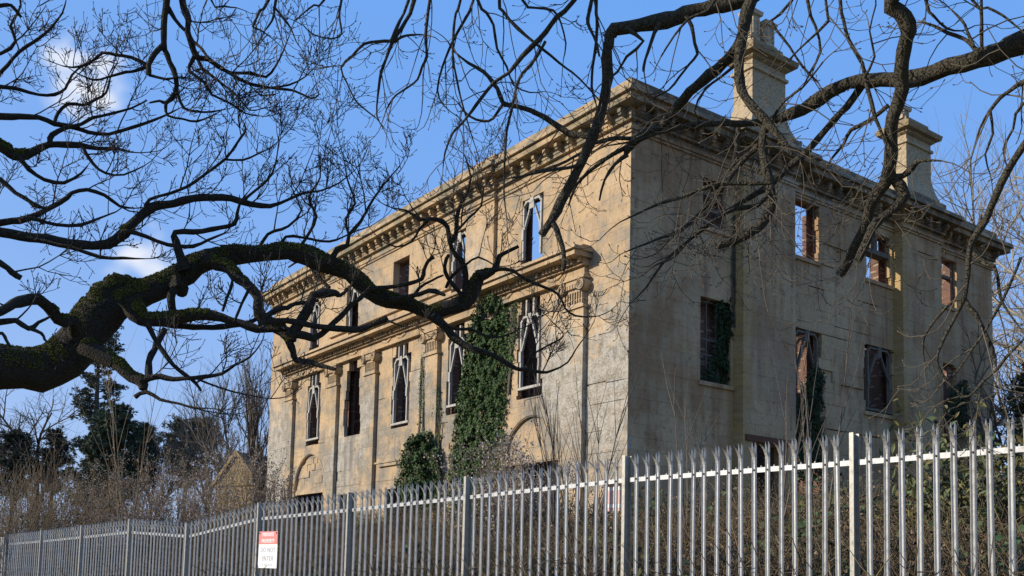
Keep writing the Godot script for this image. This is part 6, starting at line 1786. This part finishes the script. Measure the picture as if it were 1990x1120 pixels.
func make_ivy() -> void:
	rng.seed = 808
	ivy("wall_ivy", "tall broad column of dark ivy climbing the sunlit front", 1, [[10.5, 5.9, 6.9], [10.0, 5.6, 7.4], [9.5, 5.5, 7.8], [8.3, 5.5, 8.1], [7.0, 5.5, 8.4], [6.0, 5.6, 8.65], [4.6, 5.7, 8.85], [3.4, 5.7, 8.9]], 0.40, 24000, 0.078, 0.95, 0.02)
	ivy("wall_ivy", "thin ragged fringe of ivy strands right of the tall ivy column", 1, [[10.5, 5.0, 5.6], [9.4, 5.05, 5.5], [8.4, 5.2, 5.6], [7.2, 5.3, 5.6]], 0.06, 420, 0.065, 1.2, 0.02)
	ivy("wall_ivy", "rounded ivy bush at the foot of the sunlit front", 1, [[6.25, 9.9, 10.5], [6.0, 9.6, 10.9], [5.7, 9.35, 11.3], [5.2, 9.1, 11.8], [4.6, 9.2, 11.7], [3.8, 9.3, 11.5]], 0.75, 8000, 0.08, 0.8, 0.05)
	ivy("wall_ivy", "thin ivy strand running up beside a pilaster above the ivy bush", 1, [[9.3, 10.5, 10.7], [8.0, 10.45, 10.8], [7.0, 10.4, 10.75], [6.0, 10.3, 11.0]], 0.05, 230, 0.06, 1.3, 0.16)
	ivy("wall_ivy", "short ivy strand right of the bush below a shored window", 1, [[8.0, 9.6, 9.75], [7.2, 9.5, 10.0], [6.4, 9.3, 10.2], [5.8, 9.2, 10.4]], 0.07, 300, 0.065, 1.3, 0.05)
	ivy("wall_ivy", "dark ivy filling the right half of the blocked sash window", 2, [[9.75, 3.45, 4.3], [9.2, 3.5, 4.5], [8.6, 3.6, 4.3], [8.0, 3.45, 4.15], [7.6, 3.1, 4.15], [7.25, 2.95, 4.15]], 0.14, 1700, 0.075, 0.42, -0.14)
	ivy("wall_ivy", "ivy hanging from the sill of the second shaded window", 2, [[8.2, 7.9, 8.4], [7.6, 7.3, 8.4], [7.0, 7.0, 8.4], [6.0, 7.0, 8.45], [4.6, 7.0, 8.5]], 0.2, 2600, 0.075, 0.5, 0.0)
	ivy("wall_ivy", "ivy clump in front of the narrow brick window", 2, [[9.0, 16.4, 16.9], [8.4, 15.6, 17.3], [7.8, 15.5, 17.2], [7.0, 15.4, 17.0]], 0.2, 1000, 0.08, 0.5, 0.0)
	ivy("wall_ivy", "withered vine strip on the near chimney breast", 2, [[12.4, 4.1, 4.25], [10.5, 4.05, 4.3], [9.0, 4.1, 4.6]], 0.03, 260, 0.05, 0.7, 0.02)

# ------------------------------------------------------------------ sky
func sky_texture() -> ImageTexture:
	var w := 1536
	var h := 768
	var img := Image.create(w, h, false, Image.FORMAT_RGBF)
	var sun := Vector3(-0.910, 0.3746, 0.175).normalized()
	var nz := noise(6.0, 3, 5)
	var puffs := [[Vector3(-38.823, 43.942, -81.853), 0.022], [Vector3(-38.474, 42.899, -82.548), 0.020], [Vector3(-39.165, 44.673, -81.307), 0.014], [Vector3(-37.228, 43.72, -82.704), 0.014], [Vector3(-34.198, 29.724, -89.663), 0.018], [Vector3(-35.247, 29.896, -89.202), 0.014], [Vector3(-36.713, 29.732, -88.661), 0.012]]
	var g := RandomNumberGenerator.new()
	g.seed = 5
	for i in 26:
		var a := g.randf_range(1.1, 5.2)
		var e := g.randf_range(0.12, 0.7)
		puffs.append([Vector3(0, 1.6, 0) + Vector3(sin(a) * cos(e), sin(e), -cos(a) * cos(e)) * 100.0, g.randf_range(0.012, 0.026)])
	var dirs: Array[Vector3] = []
	for p in puffs: dirs.append((p[0] - Vector3(0, 1.6, 0)).normalized())
	for j in h:
		var th := PI * (j + 0.5) / h
		var y := cos(th)
		for i in w:
			var ph := TAU * (i + 0.5) / w
			var d := Vector3(sin(ph) * sin(th), y, -cos(ph) * sin(th))
			var e := clampf(y, 0.0, 1.0)
			var k := exp(-e * 4.6)
			var c := Vector3(0.12, 0.355, 0.88).lerp(Vector3(0.56, 0.70, 0.92), k)
			var s := clampf(0.5 + 0.5 * d.dot(sun), 0.0, 1.0)
			c = c.lerp(Vector3(0.62, 0.74, 0.95), pow(s, 6.0) * 0.55)
			if y > 0.0:
				for q in dirs.size():
					var dot := d.dot(dirs[q])
					if dot > 0.985:
						var rad: float = puffs[q][1]
						var a := acos(minf(dot, 1.0)) / rad
						var f := clampf(0.95 - a * 0.55 + nz.get_noise_3d(d.x * 4.0, d.y * 6.0, d.z * 4.0) * 0.9, 0.0, 1.0)
						f = f * f * (3.0 - 2.0 * f)
						c = c.lerp(Vector3(0.93, 0.95, 1.0), f * 0.6)
			else:
				c = Vector3(0.2, 0.19, 0.17)
			img.set_pixel(i, j, Color(c.x, c.y, c.z) / 1.1)
	return ImageTexture.create_from_image(img)

# ------------------------------------------------------------------ scene
func _ready() -> void:
	var cam := Camera3D.new()
	cam.name = "camera"
	cam.transform = Transform3D(Basis(Vector3(0.999718, 0.023661, 0.002091), Vector3(-0.023753, 0.995838, 0.087986), Vector3(0.000000, -0.088011, 0.996119)), Vector3(0, 1.6, 0))
	cam.projection = Camera3D.PROJECTION_FRUSTUM
	cam.keep_aspect = Camera3D.KEEP_HEIGHT
	cam.near = 0.1
	cam.far = 2500.0
	cam.size = 0.0591836
	cam.frustum_offset = Vector2(0, 0.0204240)
	add_child(cam)
	cam.current = true
	var we := WorldEnvironment.new()
	we.name = "daylight"
	var env := Environment.new()
	env.background_mode = Environment.BG_SKY
	var sky := Sky.new()
	var pano := PanoramaSkyMaterial.new()
	pano.panorama = sky_texture()
	sky.sky_material = pano
	env.sky = sky
	env.tonemap_mode = Environment.TONE_MAPPER_LINEAR
	env.tonemap_exposure = 1.1
	env.sdfgi_enabled = true
	env.ssao_enabled = true
	env.ssil_enabled = true
	we.environment = env
	add_child(we)
	var sun := DirectionalLight3D.new()
	sun.name = "sun"
	sun.light_energy = 1.6
	sun.light_color = Color(1.0, 0.965, 0.91)
	sun.light_angular_distance = 0.5
	sun.shadow_enabled = true
	add_child(sun)
	sun.look_at_from_position(Vector3.ZERO, -Vector3(-0.910, 0.3746, 0.175) * 10.0)
	make_materials()
	LEAF[0] = leaf_mesh(0)
	LEAF[1] = leaf_mesh(1)
	LEAF[2] = leaf_mesh(2)
	LEAF[3] = needle_clump()
	make_ground()
	make_mansion()
	make_fence()
	make_signs()
	make_oak()
	make_ash()
	make_background()
	make_shrubs()
	make_ivy()
	make_undergrowth()
